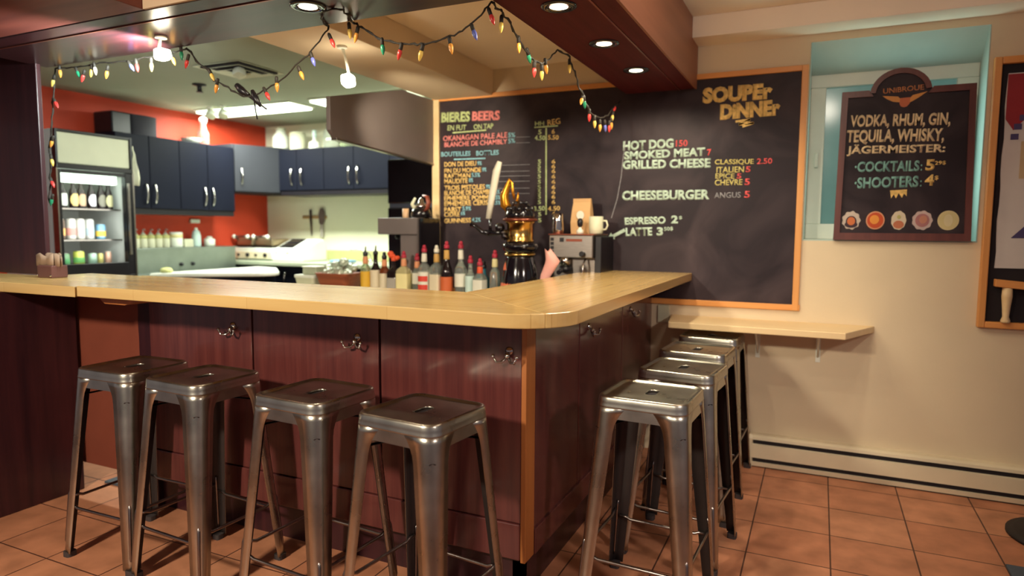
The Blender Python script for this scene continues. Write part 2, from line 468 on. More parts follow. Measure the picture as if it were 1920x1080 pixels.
def rsq(h, r, z, n=6, hx=None):
    """rounded square ring, 4*(n+1) points"""
    hx = hx or h; pts = []
    for q, (sx, sy) in enumerate(((1, 1), (-1, 1), (-1, -1), (1, -1))):
        cx, cy = sx * (hx - r), sy * (h - r)
        for i in range(n + 1):
            a = R(90 * q + 90 * i / n)
            pts.append((cx + r * math.cos(a), cy + r * math.sin(a), z))
    return pts
# ================================================================== the room shell
struct('floor', MB().box(-6.0, 3.2, -3.0, 5.6, -0.1, 0.0), 'tile')
# chalkboard wall with the window opening
w = MB()
w.box(-2.46, -0.09, 4.05, 4.30, 0, 2.55); w.box(0.722, 3.2, 4.05, 4.30, 0, 2.55)
w.box(-0.09, 0.722, 4.05, 4.30, 0, 1.305); w.box(-0.09, 0.722, 4.05, 4.30, 2.376, 2.55)
struct('wall_right', w, 'wall')
struct('wall_left', MB().box(-5.5, -5.36, 1.5, 5.5, 0, 2.55), 'red')
struct('wall_back', MB().box(-5.5, -2.3, 5.4, 5.5, 0, 2.55), 'kwall')
struct('wall_side', MB().box(-2.46, -2.36, 4.30, 5.4, 0, 2.55), 'kwall')
# ceilings: dining side higher, bar and kitchen lower, boxed step along the chalkboard wall
struct('ceiling', MB().box(-0.69, 3.2, -3.0, 4.3, 2.53, 2.6).box(-6.0, -0.69, -3.0, 1.79, 2.53, 2.6), 'ceiling')
struct('ceiling_bar', MB().box(-2.45, -0.70, 1.80, 4.3, 2.41, 2.5), 'ceiling')
struct('ceiling_kitchen', MB().box(-5.5, -2.45, 1.80, 5.5, 2.41, 2.5), 'kceil')
struct('ceiling_step', MB().box(-0.69, 3.2, 3.85, 4.05, 2.416, 2.53), 'ceiling', bevel=0.004)
struct('ceiling_duct', MB().box(-2.45, -2.01, 2.216, 4.05, 2.24, 2.41), 'duct', bevel=0.004)
# L-shaped dropped soffit above the bar
s = MB()
s.prism([(-3.69, 1.795), (-0.69, 1.795), (-1.11, 2.215), (-3.69, 2.215)], 2.18, 2.41, 'z', 0)
s.prism([(-0.69, 1.795), (-0.69, 4.05), (-1.11, 4.05), (-1.11, 2.215)], 2.18, 2.41, 'z', 1)
so = struct('ceiling_soffit', s, ['dark_wood_x', 'dark_wood_y'], bevel=0.003)
c = MB()
c.box(-3.69, -0.785, 1.889, 1.897, 2.176, 2.18); c.box(-0.789, -0.781, 1.893, 4.05, 2.176, 2.18)
so2 = struct('trim_1', c, 'copper')
struct('ceiling_fascia', MB().box(-0.70, -0.688, 1.785, 4.05, 2.176, 2.53), 'fascia', bevel=0.002)
struct('wall_header', MB().box(-2.37, -0.70, 1.783, 1.794, 2.182, 2.53), 'header')
struct('ceiling_panel', MB().box(-6.0, -2.372, -1.2, 1.793, 2.182, 2.53), 'brown_panel', bevel=0.003)
# dark wooden pillar above the counter end and the panelled pier under it
struct('wall_pillar', MB().box(-5.36, -3.645, 2.13, 2.155, 1.106, 2.41).box(-5.36, -3.645, 2.13, 2.155, 0, 1.04), 'dark_wood', bevel=0.004)
struct('wall_pier', MB().box(-4.6, -3.42, 1.62, 2.128, 0, 1.055), 'dark_wood', bevel=0.004)

# ------------------------------------------------------------------ window
wf = MB()
wf.box(-0.085, 0.717, 4.235, 4.30, 2.165, 2.237); wf.box(-0.085, 0.717, 4.235, 4.30, 1.312, 1.40)
wf.box(-0.085, -0.003, 4.235, 4.30, 1.40, 2.165); wf.box(0.62, 0.717, 4.235, 4.30, 1.40, 2.165)
wf.box(0.29, 0.34, 4.24, 4.29, 1.40, 2.165)
win = struct('window_1', wf, 'white', bevel=0.004)
g = obj('pane', MB().box(-0.003, 0.62, 4.262, 4.268, 1.40, 2.165), 'skyglass', win)
obj('latch', MB().box(-0.05, -0.03, 4.215, 4.235, 1.72, 1.80), 'white', win, bevel=0.003)
rv = MB()
rv.box(-0.0895, -0.085, 4.0495, 4.30, 1.3055, 2.3755); rv.box(0.717, 0.7215, 4.0495, 4.30, 1.305, 2.376)
rv.prism([(4.052, 2.376), (4.30, 2.376), (4.30, 2.236), (4.235, 2.236)], -0.085, 0.717, 'x')
struct('window_reveal', rv, 'reveal')
struct('window_sill', MB().box(-0.085, 0.717, 4.052, 4.30, 1.305, 1.312), 'reveal')

# ------------------------------------------------------------------ baseboard heater
h = thing('baseboard_heater', 'long cream electric baseboard heater along the foot of the cream wall', 'heater', (1.3, 4.05, 0))
obj('casing', MB().prism([(4.05, 0.008), (3.985, 0.008), (3.98, 0.032), (4.0, 0.034), (4.0, 0.055), (3.98, 0.057), (3.976, 0.135), (4.004, 0.14),
                          (4.004, 0.158), (3.982, 0.162), (3.984, 0.178), (4.0, 0.186), (4.05, 0.188)], -0.308, 3.1, 'x'), 'heater', h)
obj('slot', MB().box(-0.30, 3.09, 3.990, 4.002, 0.138, 0.160).box(-0.30, 3.09, 3.988, 4.0, 0.0345, 0.0555), 'slot', h)
obj('end_cap', MB().prism([(4.05, 0.002), (3.977, 0.002), (3.972, 0.17), (3.99, 0.19), (4.05, 0.19)], -0.322, -0.304, 'x'), 'heater', h)
obj('foot', MB().box(-0.2, 3.0, 3.995, 4.045, 0.0, 0.009), 'slot', h)

# ------------------------------------------------------------------ chalkboard and its writing
cb = thing('chalkboard', 'huge wall chalkboard menu in an orange pine frame, beers left and food right', 'chalkboard', (-1.28, 4.05, 0.92))
obj('slate', MB().box(-2.43, -0.125, 4.046, 4.052, 0.94, 2.232), 'board', cb)
obj('frame_rail', MB().box(-2.475, -0.098, 4.032, 4.056, 2.228, 2.258), 'frame_wood', cb, bevel=0.003)
obj('frame_rail', MB().box(-2.475, -0.088, 4.032, 4.056, 0.913, 0.946), 'frame_wood', cb, bevel=0.003)
obj('frame_stile', MB().box(-0.128, -0.094, 4.030, 4.056, 0.913, 2.258), 'frame_wood_z', cb, bevel=0.003)
obj('frame_stile', MB().box(-2.475, -2.42, 4.030, 4.056, 0.913, 2.24), 'ledge_wood', cb, bevel=0.003)  # paler wood puts the spotlight's light into this stile's colour
BOARD=[("SOUPEr",-0.654,2.089,0.379,0.091,-0.00,"y"), ("DiNNEr",-0.552,1.991,0.322,0.088,0.02,"y"), ("HOT DOG",-1.120,1.840,0.307,0.058,0.01,"w"),
("150",-0.800,1.851,0.068,0.038,0.00,"r"), ("SMOKED MEAT",-1.112,1.785,0.482,0.051,0.01,"w"), ("7",-0.617,1.791,0.024,0.037,0.08,"r"),
("GRILLED CHEESE",-1.121,1.727,0.524,0.055,-0.01,"w"), ("CLASSIQUE",-0.574,1.734,0.214,0.034,-0.02,"l"), ("2.50",-0.343,1.733,0.081,0.032,0.00,"r"),
("ITALIEN",-0.563,1.691,0.152,0.034,-0.01,"l"), ("5",-0.402,1.690,0.026,0.033,-0.04,"r"), ("EPICE",-0.568,1.658,0.106,0.030,-0.03,"l"),
("5",-0.450,1.655,0.026,0.030,-0.04,"r"), ("CHEVRE",-0.570,1.618,0.153,0.034,0.00,"l"), ("5",-0.405,1.617,0.029,0.037,0.00,"r"),
("CHEESEBURGER",-1.120,1.538,0.523,0.059,0.00,"w"), ("ANGUS",-0.571,1.544,0.148,0.034,0.01,"g"), ("5",-0.405,1.545,0.031,0.039,-0.03,"r"),
("ESPRESSO",-1.100,1.388,0.252,0.046,0.03,"w"), ("2",-0.816,1.398,0.041,0.048,0.00,"w"), ("$",-0.770,1.421,0.019,0.022,0.00,"w"),
("LATTE",-1.092,1.319,0.165,0.052,0.03,"w"), ("3",-0.901,1.324,0.039,0.052,0.00,"w"), ("50$",-0.856,1.350,0.054,0.026,0.07,"w"),
("BIERES",-2.409,2.087,0.225,0.069,-0.03,"v"), ("BEERS",-2.168,2.083,0.208,0.064,-0.03,"p"), ("EN FUT",-2.359,2.030,0.146,0.036,-0.03,"v"),
("ON TAP",-2.155,2.026,0.148,0.035,-0.01,"v"), ("OKANAGAN PALE ALE",-2.393,1.959,0.489,0.037,-0.00,"p"), ("5%",-1.897,1.960,0.051,0.031,0.00,"b"),
("BLANCHE DE CHAMBLY",-2.384,1.919,0.480,0.033,-0.00,"p"), ("5%",-1.896,1.921,0.050,0.032,0.04,"b"), ("BOUTEILLES",-2.410,1.855,0.230,0.032,-0.01,"b"),
("BOTTLES",-2.135,1.851,0.169,0.032,0.00,"b"), ("DON DE DIEU",-2.385,1.784,0.250,0.033,-0.00,"y"), ("9%",-2.127,1.787,0.033,0.028,-0.03,"b"),
("FIN DU MONDE",-2.385,1.741,0.287,0.032,-0.00,"y"), ("9%",-2.090,1.743,0.032,0.028,-0.03,"b"), ("RAFTMAN",-2.385,1.704,0.205,0.033,0.00,"y"),
("5.5%",-2.171,1.709,0.065,0.029,-0.02,"b"), ("MAUDITE",-2.385,1.667,0.185,0.033,0.01,"y"), ("8%",-2.192,1.674,0.033,0.029,-0.03,"b"),
("TROIS PISTOLES",-2.385,1.623,0.316,0.033,0.01,"y"), ("9%",-2.061,1.628,0.032,0.029,-0.03,"b"), ("BLANCHE DE CHAMBLY",-2.385,1.587,0.388,0.033,0.01,"y"),
("5%",-1.989,1.591,0.032,0.029,0.00,"b"), ("EPHEMERE POMME",-2.386,1.550,0.365,0.033,0.01,"y"), ("5.5%",-2.013,1.556,0.064,0.029,-0.02,"b"),
("EPHEMERE CERISE",-2.386,1.513,0.365,0.033,0.02,"y"), ("5.5%",-2.013,1.521,0.064,0.028,-0.02,"b"), ("PABST",-2.386,1.472,0.136,0.034,0.02,"y"),
("5.9%",-2.242,1.483,0.067,0.029,-0.01,"b"), ("CIDRE",-2.386,1.439,0.123,0.033,0.02,"y"), ("6%",-2.254,1.450,0.033,0.029,0.00,"b"),
("GUINNESS",-2.386,1.395,0.211,0.033,0.03,"y"), ("4.2%",-2.167,1.406,0.066,0.029,0.00,"b"), ("HH",-1.707,2.025,0.064,0.027,-0.02,"v"),
("REG",-1.618,2.020,0.088,0.037,0.09,"y"), ("5",-1.684,1.969,0.023,0.031,-0.04,"v"), ("6",-1.591,1.968,0.022,0.030,-0.05,"y"),
("4.50",-1.709,1.933,0.074,0.031,-0.05,"v"), ("5.50",-1.616,1.932,0.073,0.030,-0.05,"y"), ("5",-1.685,1.782,0.022,0.027,-0.05,"v"),
("6",-1.589,1.779,0.026,0.027,-0.04,"y"), ("5",-1.685,1.751,0.022,0.028,0.00,"v"), ("6",-1.589,1.748,0.026,0.027,-0.04,"y"),
("5",-1.685,1.720,0.023,0.028,0.00,"v"), ("6",-1.588,1.718,0.026,0.027,-0.04,"y"), ("5",-1.684,1.686,0.022,0.028,0.00,"v"),
("6",-1.588,1.684,0.026,0.027,-0.04,"y"), ("5",-1.684,1.652,0.022,0.027,-0.05,"v"), ("6",-1.587,1.650,0.025,0.027,-0.04,"y"),
("5",-1.684,1.617,0.023,0.028,0.00,"v"), ("6",-1.587,1.616,0.026,0.027,-0.04,"y"), ("5",-1.683,1.586,0.022,0.028,0.00,"v"),
("6",-1.587,1.585,0.026,0.027,-0.04,"y"), ("5",-1.683,1.555,0.023,0.028,0.00,"v"), ("6",-1.586,1.554,0.026,0.027,0.00,"y"),
("5",-1.683,1.521,0.023,0.027,0.00,"v"), ("6",-1.586,1.520,0.026,0.027,0.00,"y"), ("3.50",-1.709,1.476,0.079,0.031,0.04,"v"),
("4.50",-1.611,1.476,0.085,0.030,0.04,"y"), ("5",-1.678,1.441,0.022,0.028,0.00,"v"), ("5",-1.678,1.403,0.023,0.028,0.00,"v"),
("6",-1.581,1.445,0.022,0.027,0.00,"y")]
for (t_, x, z, w_, h_, ro, c_) in BOARD:
    big = h_ > 0.06
    text_mesh(t_, w_, h_, ro, x, 4.0452, z, 'chalk_' + c_, 'lettering', cb, bold=0.065 if big and h_ > 0.08 else (0.045 if h_ > 0.042 else 0.02))
def strip(mb, p, q, wd, y=4.0452, th=0.0012):
    p, q = Vector(p), Vector(q); d = (q - p).normalized(); n = Vector((-d.y, d.x)) * wd / 2
    return mb.prism([tuple(p + n), tuple(q + n), tuple(q - n), tuple(p - n)], y - th, y, 'y')
obj('underline', strip(MB(), (-2.317, 2.013), (-2.059, 2.017), 0.008), 'chalk_v', cb)
obj('underline', strip(MB(), (-1.71, 2.015), (-1.548, 2.016), 0.008), 'chalk_v', cb)
obj('underline', strip(MB(), (-2.308, 1.833), (-2.066, 1.831), 0.008), 'chalk_b', cb)
obj('column_rule', strip(MB(), (-1.628, 2.007), (-1.622, 1.452), 0.009), 'chalk_v', cb)
sq = MB(); zz = [(-0.467, 1.977), (-0.388, 1.983), (-0.448, 1.960), (-0.368, 1.964), (-0.428, 1.947)]
for a, b in zip(zz, zz[1:]): strip(sq, a, b, 0.013)
obj('underline', sq, 'chalk_y', cb)
ar = strip(MB(), (-1.098, 1.358), (-1.172, 1.318), 0.020)
ar.prism([(-1.158, 1.301), (-1.211, 1.298), (-1.186, 1.340)], 4.044, 4.0452, 'y')
obj('arrow', ar, 'chalk_w', cb)
cr = MB(); ck = [(-1.105, 1.90), (-1.118, 1.80), (-1.128, 1.68), (-1.150, 1.55), (-1.185, 1.43)]
for a, b in zip(ck, ck[1:]): strip(cr, a, b, 0.0045)
obj('chalk_streak', cr, 'chalk_g', cb)
ln = MB()
for z in (1.955, 1.918, 1.777, 1.736, 1.705, 1.67, 1.625, 1.59): strip(ln, (-1.84 if z > 1.9 else -2.0, z + 0.004), (-1.74, z + 0.002), 0.003)
obj('leader_lines', ln, 'chalk_g', cb)

# ------------------------------------------------------------------ arched sign in the window
sg = thing('arched_sign', 'dark framed arch-topped drinks sign standing on the window sill', 'sign', (0.37, 4.06, 1.312))
out = [(0.064, 1.312), (0.69, 1.312), (0.672, 2.093), (0.490, 2.094)] + [(0.345 + 0.138 * math.cos(R(a)), 2.072 + 0.125 * math.sin(R(a))) for a in range(10, 171, 10)] + [(0.202, 2.094), (0.074, 2.094)]
obj('backing', MB().prism([(0.072, 1.314), (0.682, 1.314), (0.664, 2.088), (0.486, 2.088)] + [(0.345 + 0.13 * math.cos(R(a)), 2.07 + 0.12 * math.sin(R(a))) for a in range(10, 171, 10)] + [(0.206, 2.088), (0.08, 2.088)], 4.034, 4.07, 'y'), 'board', sg)
fr = MB()
fr.prism([(0.064, 1.312), (0.69, 1.312), (0.66, 1.350), (0.094, 1.350)], 4.022, 4.075, 'y')
fr.prism([(0.064, 1.312), (0.094, 1.350), (0.104, 2.062), (0.074, 2.094)], 4.022, 4.075, 'y')
fr.prism([(0.69, 1.312), (0.66, 1.350), (0.644, 2.062), (0.672, 2.094)], 4.022, 4.075, 'y')
fr.prism([(0.074, 2.094), (0.104, 2.062), (0.222, 2.062), (0.202, 2.094)], 4.022, 4.075, 'y')
fr.prism([(0.672, 2.094), (0.644, 2.062), (0.468, 2.062), (0.490, 2.094)], 4.022, 4.075, 'y')
for a in range(8, 172, 12):
    q = []
    for (rr, sz) in ((0.14, 0.127), (0.114, 0.101)):
        for aa in ((a, a + 12) if rr > 0.12 else (a + 12, a)):
            q.append((0.345 + rr * math.cos(R(aa)), 2.070 + sz * math.sin(R(aa))))
    fr.prism(q, 4.022, 4.075, 'y')
obj('frame', fr, 'sign_frame', sg)
SIGN=[("VODKA, RHUM, GIN,",0.119,1.914,0.453,0.059,-0.03,"c"), ("TEQUILA, WHISKY,",0.105,1.834,0.444,0.062,-0.03,"c"), ("JÄGERMEISTER:",0.109,1.758,0.448,0.062,-0.02,"c"),
("·COCKTAILS",0.151,1.672,0.298,0.056,-0.01,"t"), (":",0.454,1.671,0.007,0.033,0.00,"t"), ("5",0.475,1.671,0.040,0.057,-0.02,"y"),
("29$",0.516,1.696,0.048,0.022,0.02,"y"), ("·SHOOTERS",0.155,1.585,0.294,0.059,0.01,"t"), (":",0.456,1.590,0.007,0.033,0.00,"t"),
("4",0.475,1.595,0.042,0.057,-0.02,"y"), ("$",0.518,1.621,0.018,0.024,0.00,"y"), ("UNiBROUE",0.266,2.073,0.183,0.027,0.04,"o")]
for (t_, x, z, w_, h_, ro, c_) in SIGN:
    text_mesh(t_, w_, h_, ro, x, 4.0335, z, 'chalk_' + c_, 'lettering', sg, bold=0.036 if h_ > 0.05 else 0.02, slant=0.0)
obj('emblem', MB().prism([(0.264, 2.062), (0.335, 2.054), (0.349, 2.038), (0.385, 2.038), (0.40, 2.057), (0.465, 2.071), (0.43, 2.045), (0.403, 2.028), (0.384, 2.018), (0.314, 2.029), (0.286, 2.044)], 4.032, 4.0335, 'y'), solid('emblem_gold', (214, 146, 70)), sg)
obj('emblem', MB().prism([(0.344, 2.045), (0.39, 2.047), (0.388, 2.014), (0.376, 2.001), (0.364, 1.998), (0.350, 2.003), (0.343, 2.016)], 4.0312, 4.0325, 'y'), solid('emblem_bronze', (196, 104, 62)), sg)
obj('crown', MB().prism([(0.322, 1.573), (0.399, 1.577), (0.399, 1.542), (0.386, 1.556), (0.378, 1.534), (0.362, 1.559), (0.351, 1.531), (0.34, 1.553), (0.329, 1.531)], 4.032, 4.0335, 'y'), 'chalk_y', sg)
def disc(mb, cx, cz, rx, rz, y0, y1, n=24, wob=0.0, m=0, k=9):
    return mb.prism([(cx + rx * (1 + wob * math.cos(k * 2 * math.pi * i / n)) * math.cos(2 * math.pi * i / n), cz + rz * (1 + wob * math.cos(k * 2 * math.pi * i / n)) * math.sin(2 * math.pi * i / n)) for i in range(n)], y0, y1, 'y', m)
def badge(cx, rx, rz, wob, layers, lab):
    b = MB(); ms = []
    for i, (ox, oz, kx, kz, cc) in enumerate(layers):
        disc(b, cx + ox, 1.417 + oz, rx * kx, rz * kz, 4.0332 - 0.0012 * (i + 1), 4.0336, 36 if wob and i == 0 else 24, wob if i == 0 else 0, i)
        ms.append(solid('badge_%d_%d_%d' % cc, cc))
    o_ = obj('badge', b, ms, sg); o_['label'] = lab
badge(0.147, 0.043, 0.048, 0.07, [(0, 0, 1, 1, (198, 182, 168)), (0, -0.006, 0.6, 0.62, (58, 34, 46)), (0, -0.022, 0.72, 0.36, (58, 34, 46)), (0, -0.004, 0.45, 0.46, (206, 112, 60))], 'white scalloped badge with a dark and orange centre')
badge(0.261, 0.044, 0.048, 0, [(0, 0, 1, 1, (214, 150, 112)), (0, 0, 0.86, 0.86, (196, 76, 30)), (-0.004, 0.004, 0.5, 0.5, (230, 148, 58))], 'round orange red badge')
badge(0.369, 0.034, 0.049, 0.03, [(0, 0, 1, 1, (214, 198, 172)), (0, -0.022, 0.72, 0.42, (190, 112, 78)), (0, 0.018, 0.25, 0.2, (186, 178, 110))], 'egg-shaped cream and orange badge')
badge(0.475, 0.045, 0.049, 0.05, [(0, 0, 1, 1, (196, 172, 166)), (0, 0, 0.7, 0.7, (170, 112, 112)), (0.004, 0.004, 0.4, 0.42, (190, 128, 104))], 'pinkish grey badge with a red centre')
badge(0.589, 0.047, 0.050, 0, [(0, 0, 1, 1, (212, 194, 146)), (0, 0, 0.88, 0.88, (206, 190, 138)), (0, 0.0, 0.42, 0.62, (214, 200, 160))], 'round pale yellow badge')

# ------------------------------------------------------------------ framed poster at the right edge
pf = thing('picture_frame', 'tall pine frame with black backing on the wall right of the window', 'picture frame', (1.3, 4.05, 0.879))
for x0, x1 in ((0.738, 0.770), (1.83, 1.862)): obj('frame_stile', MB().box(x0, x1, 4.012, 4.05, 0.879, 2.209), 'frame_wood_z', pf, bevel=0.005)
for z0, z1 in ((0.879, 0.911), (2.175, 2.209)): obj('frame_rail', MB().box(0.770, 1.83, 4.012, 4.05, z0, z1), 'frame_wood', pf, bevel=0.005)
obj('backing', MB().box(0.765, 1.835, 4.04, 4.05, 0.905, 2.18), 'slot', pf)
po = thing('poster', 'white poster with a red corner and blue blocks inside the right-hand frame', 'poster', (1.2, 4.038, 1.18))
pw = []
for i in range(13): pw.append((0.797 + 0.003 * math.sin(i * 1.7), 1.18 + 0.95 * i / 12))
obj('sheet', MB().prism([(1.75, 1.18), (1.75, 2.13)] + pw[::-1], 4.034, 4.039, 'y'), 'paper', po)
obj('print', MB().prism([(0.80, 2.125), (1.05, 2.125), (1.0, 2.05), (0.835, 1.855), (0.80, 1.91)], 4.032, 4.0335, 'y'), solid('print_red', (150, 34, 40)), po)
for i in range(6):
    ad = MB()
    a = 172 - i * 17
    cx, cz = 0.965 + 0.125 * math.cos(R(a)), 1.80 + 0.17 * math.sin(R(a))
    ad.box(cx - 0.016, cx + 0.016, 4.0316, 4.0335, cz - 0.014, cz + 0.014)
    obj('print', ad, solid('print_blue', (72, 62, 104)), po)
ad = MB().prism([(0.855, 1.33), (0.98, 1.33), (0.98, 1.47)], 4.032, 4.0335, 'y')
obj('print', ad, solid('print_blue', (72, 62, 104)), po)
obj('print', MB().box(0.87, 1.0, 4.0322, 4.0335, 1.62, 1.80), solid('print_sand', (196, 170, 132)), po)
tb = thing('small_shelf', 'small pine shelf on a pale turned post at the foot of the right-hand frame', 'shelf', (0.9, 4.0, 0.911))
obj('board', MB().prism([(0.797, 1.090), (1.3, 1.045), (1.3, 1.08), (0.797, 1.127)], 3.985, 4.03, 'y'), 'frame_wood', tb, bevel=0.003)
obj('post', MB().lathe([(0.019, 0), (0.021, 0.01), (0.014, 0.03), (0.018, 0.08), (0.023, 0.13), (0.021, 0.176)], (0.852, 4.008, 0.911), 16), 'ledge_wood', tb)

# ------------------------------------------------------------------ drinks ledge under the chalkboard
le = thing('wall_ledge', 'pale pine drinks ledge on white brackets under the chalkboard', 'ledge', (-0.25, 4.05, 0.815))
obj('board', MB().prism([(-0.80, 4.05), (-0.75, 3.715), (0.137, 3.70), (0.286, 4.05)], 0.815, 0.85, 'z'), 'ledge_wood', le, bevel=0.004)
for x in (-0.30, 0.016):
    b = MB().box(x - 0.012, x + 0.012, 4.044, 4.05, 0.63, 0.815).box(x - 0.012, x + 0.012, 3.80, 4.05, 0.809, 0.815)
    b.tube([(x, 4.044, 0.66), (x, 3.96, 0.73), (x, 3.84, 0.80), (x, 3.82, 0.81)], 0.006)
    obj('bracket', b, 'white', le)
cv = thing('wall_board', 'short white board end fixed to the wall between bar and ledge', 'board', (-0.84, 4.05, 0.80))
obj('panel', MB().box(-0.88, -0.81, 4.035, 4.05, 0.80, 0.905), 'cream', cv, bevel=0.003)

# ================================================================== the bar
br = thing('bar_cabinet', 'dark brown veneer panelled L-shaped bar front on the tiled floor', 'bar', (-1.9, 2.2, 0))
for x0, x1 in ((-2.862, -2.215), (-2.205, -1.549), (-1.539, -0.936)):
    obj('panel', MB().box(x0, x1, 2.12, 2.135, 0.30, 1.058), 'panel', br, bevel=0.003)
obj('panel', MB().box(-0.936, -0.92, 2.205, 2.69, 0.245, 1.058), 'panel', br, bevel=0.003)
obj('panel', MB().box(-0.936, -0.92, 2.70, 3.375, 0.245, 1.058), 'panel', br, bevel=0.003)
obj('panel', MB().box(-0.936, -0.92, 3.385, 4.048, 0.245, 1.058), 'panel', br, bevel=0.003)
o_ = obj('corner_trim', MB().box(-0.936, -0.917, 2.117, 2.20, 0.155, 1.058), 'orange_wood', br, bevel=0.002); o_['label'] = 'orange brown corner strip'
obj('baseboard', MB().box(-2.862, -0.937, 2.112, 2.135, 0.165, 0.298), 'panel', br, bevel=0.003)
obj('baseboard', MB().box(-0.936, -0.912, 2.203, 4.048, 0.155, 0.252), 'panel', br, bevel=0.003)
obj('toe_kick', MB().box(-2.862, -0.945, 2.16, 2.20, 0, 0.20).box(-0.985, -0.945, 2.16, 4.048, 0, 0.20), 'dark_wood', br)
obj('carcass', MB().box(-2.862, -0.95, 2.136, 2.34, 0.15, 1.058).box(-1.26, -0.937, 2.34, 4.048, 0.15, 1.058).box(-2.862, -0.99, 2.2, 2.34, 0, 0.15).box(-1.26, -0.99, 2.34, 4.048, 0, 0.15), 'dark_wood', br)

tp = thing('bar_countertop', 'blond butcher-block bar counter with a rounded front corner', 'counter', (-1.9, 2.1, 1.06))
A_, B_ = (-0.744, 1.859), (-1.29, 2.36)
t1 = MB()
arcs = arc(-0.885, 2.0, 0.20, -90, 0, 16)
t1.prism([(-2.88, 1.80)] + arcs[:9] + [(-1.29, 2.36), (-3.22, 2.36)], 1.06, 1.105, 'z', 0)
t1.prism(arcs[8:] + [(-0.685, 4.046), (-1.29, 4.046), (-1.29, 2.36)], 1.06, 1.105, 'z', 1)
obj('slab', t1, ['top_x', 'top_y'], tp, bevel=0.003)
obj('support_block', MB().prism([(-2.84, 1.06), (-2.79, 1.028), (-2.66, 1.028), (-2.52, 1.06)], 1.86, 2.1, 'y'), 'orange_wood', tp)
fl = thing('counter_flap', 'hinged blond wood counter section joining the bar to the dark pier', 'counter', (-3.4, 2.1, 1.055))
obj('slab', MB().prism([(-4.4, 1.795), (-2.885, 1.795), (-3.225, 2.36), (-3.64, 2.36), (-3.64, 2.125), (-4.4, 2.125)], 1.056, 1.102, 'z'), 'top_x', fl, bevel=0.003)
gt = thing('bar_gate', 'red-brown hatch door hanging between the pier and the bar front', 'gate', (-3.15, 2.16, 0.12))
obj('door_panel', MB().box(-3.50, -2.965, 2.15, 2.175, 0.13, 1.05), 'gate', gt, bevel=0.003)
obj('stile', MB().box(-2.963, -2.868, 2.135, 2.175, 0.0, 1.055), 'dark_wood', gt, bevel=0.003)
obj('hinge', MB().box(-2.972, -2.955, 2.142, 2.15, 0.3, 0.38).box(-2.972, -2.955, 2.142, 2.15, 0.85, 0.93), 'darksteel', gt)

def coat_hook():
    t = thing('coat_hook', '', 'hook', (0, 0, 0), 0, 'chrome double coat hooks under the bar top')
    b = MB().lathe([(0.002, 0.0), (0.013, 0.0), (0.013, 0.003), (0.006, 0.007), (0.001, 0.009)], (0, 0, 0), 14)
    b.v = [(x, -z, y + 0.012) for x, y, z in b.v]
    b.f = [f[::-1] for f in b.f]
    b.ball((0, -0.014, 0.0), 0.009, n=10, k=6)
    obj('base_plate', b, 'chrome', t, W=False)
    for sx in (-1, 1):
        p = MB().tube([(sx * 0.003, -0.012, -0.006), (sx * 0.014, -0.022, -0.018), (sx * 0.028, -0.03, -0.018), (sx * 0.036, -0.032, -0.004)], [0.0045, 0.004, 0.0035, 0.003], 8)
        p.ball((sx * 0.037, -0.032, 0.0), 0.0058, n=8, k=6)
        obj('prong', p, 'chrome', t, W=False)
    return t
hk = coat_hook(); hk.location = (-2.322, 2.12, 0.915); hk.scale = (1.22, 1.22, 1.22); hk['label'] = 'chrome double coat hook on bar front, nearest the dark pier'
dup(hk, (-1.65, 2.12, 0.913), 0, 'chrome double coat hook on bar front, middle of three above stools')
dup(hk, (-0.985, 2.12, 0.913), 0, 'chrome double coat hook on bar front beside the orange corner strip')
dup(hk, (-0.92, 2.82, 0.913), R(90), 'chrome double coat hook on side of bar, nearer the bar corner')
dup(hk, (-0.92, 3.54, 0.915), R(90), 'chrome double coat hook on side of bar, nearer the chalkboard')

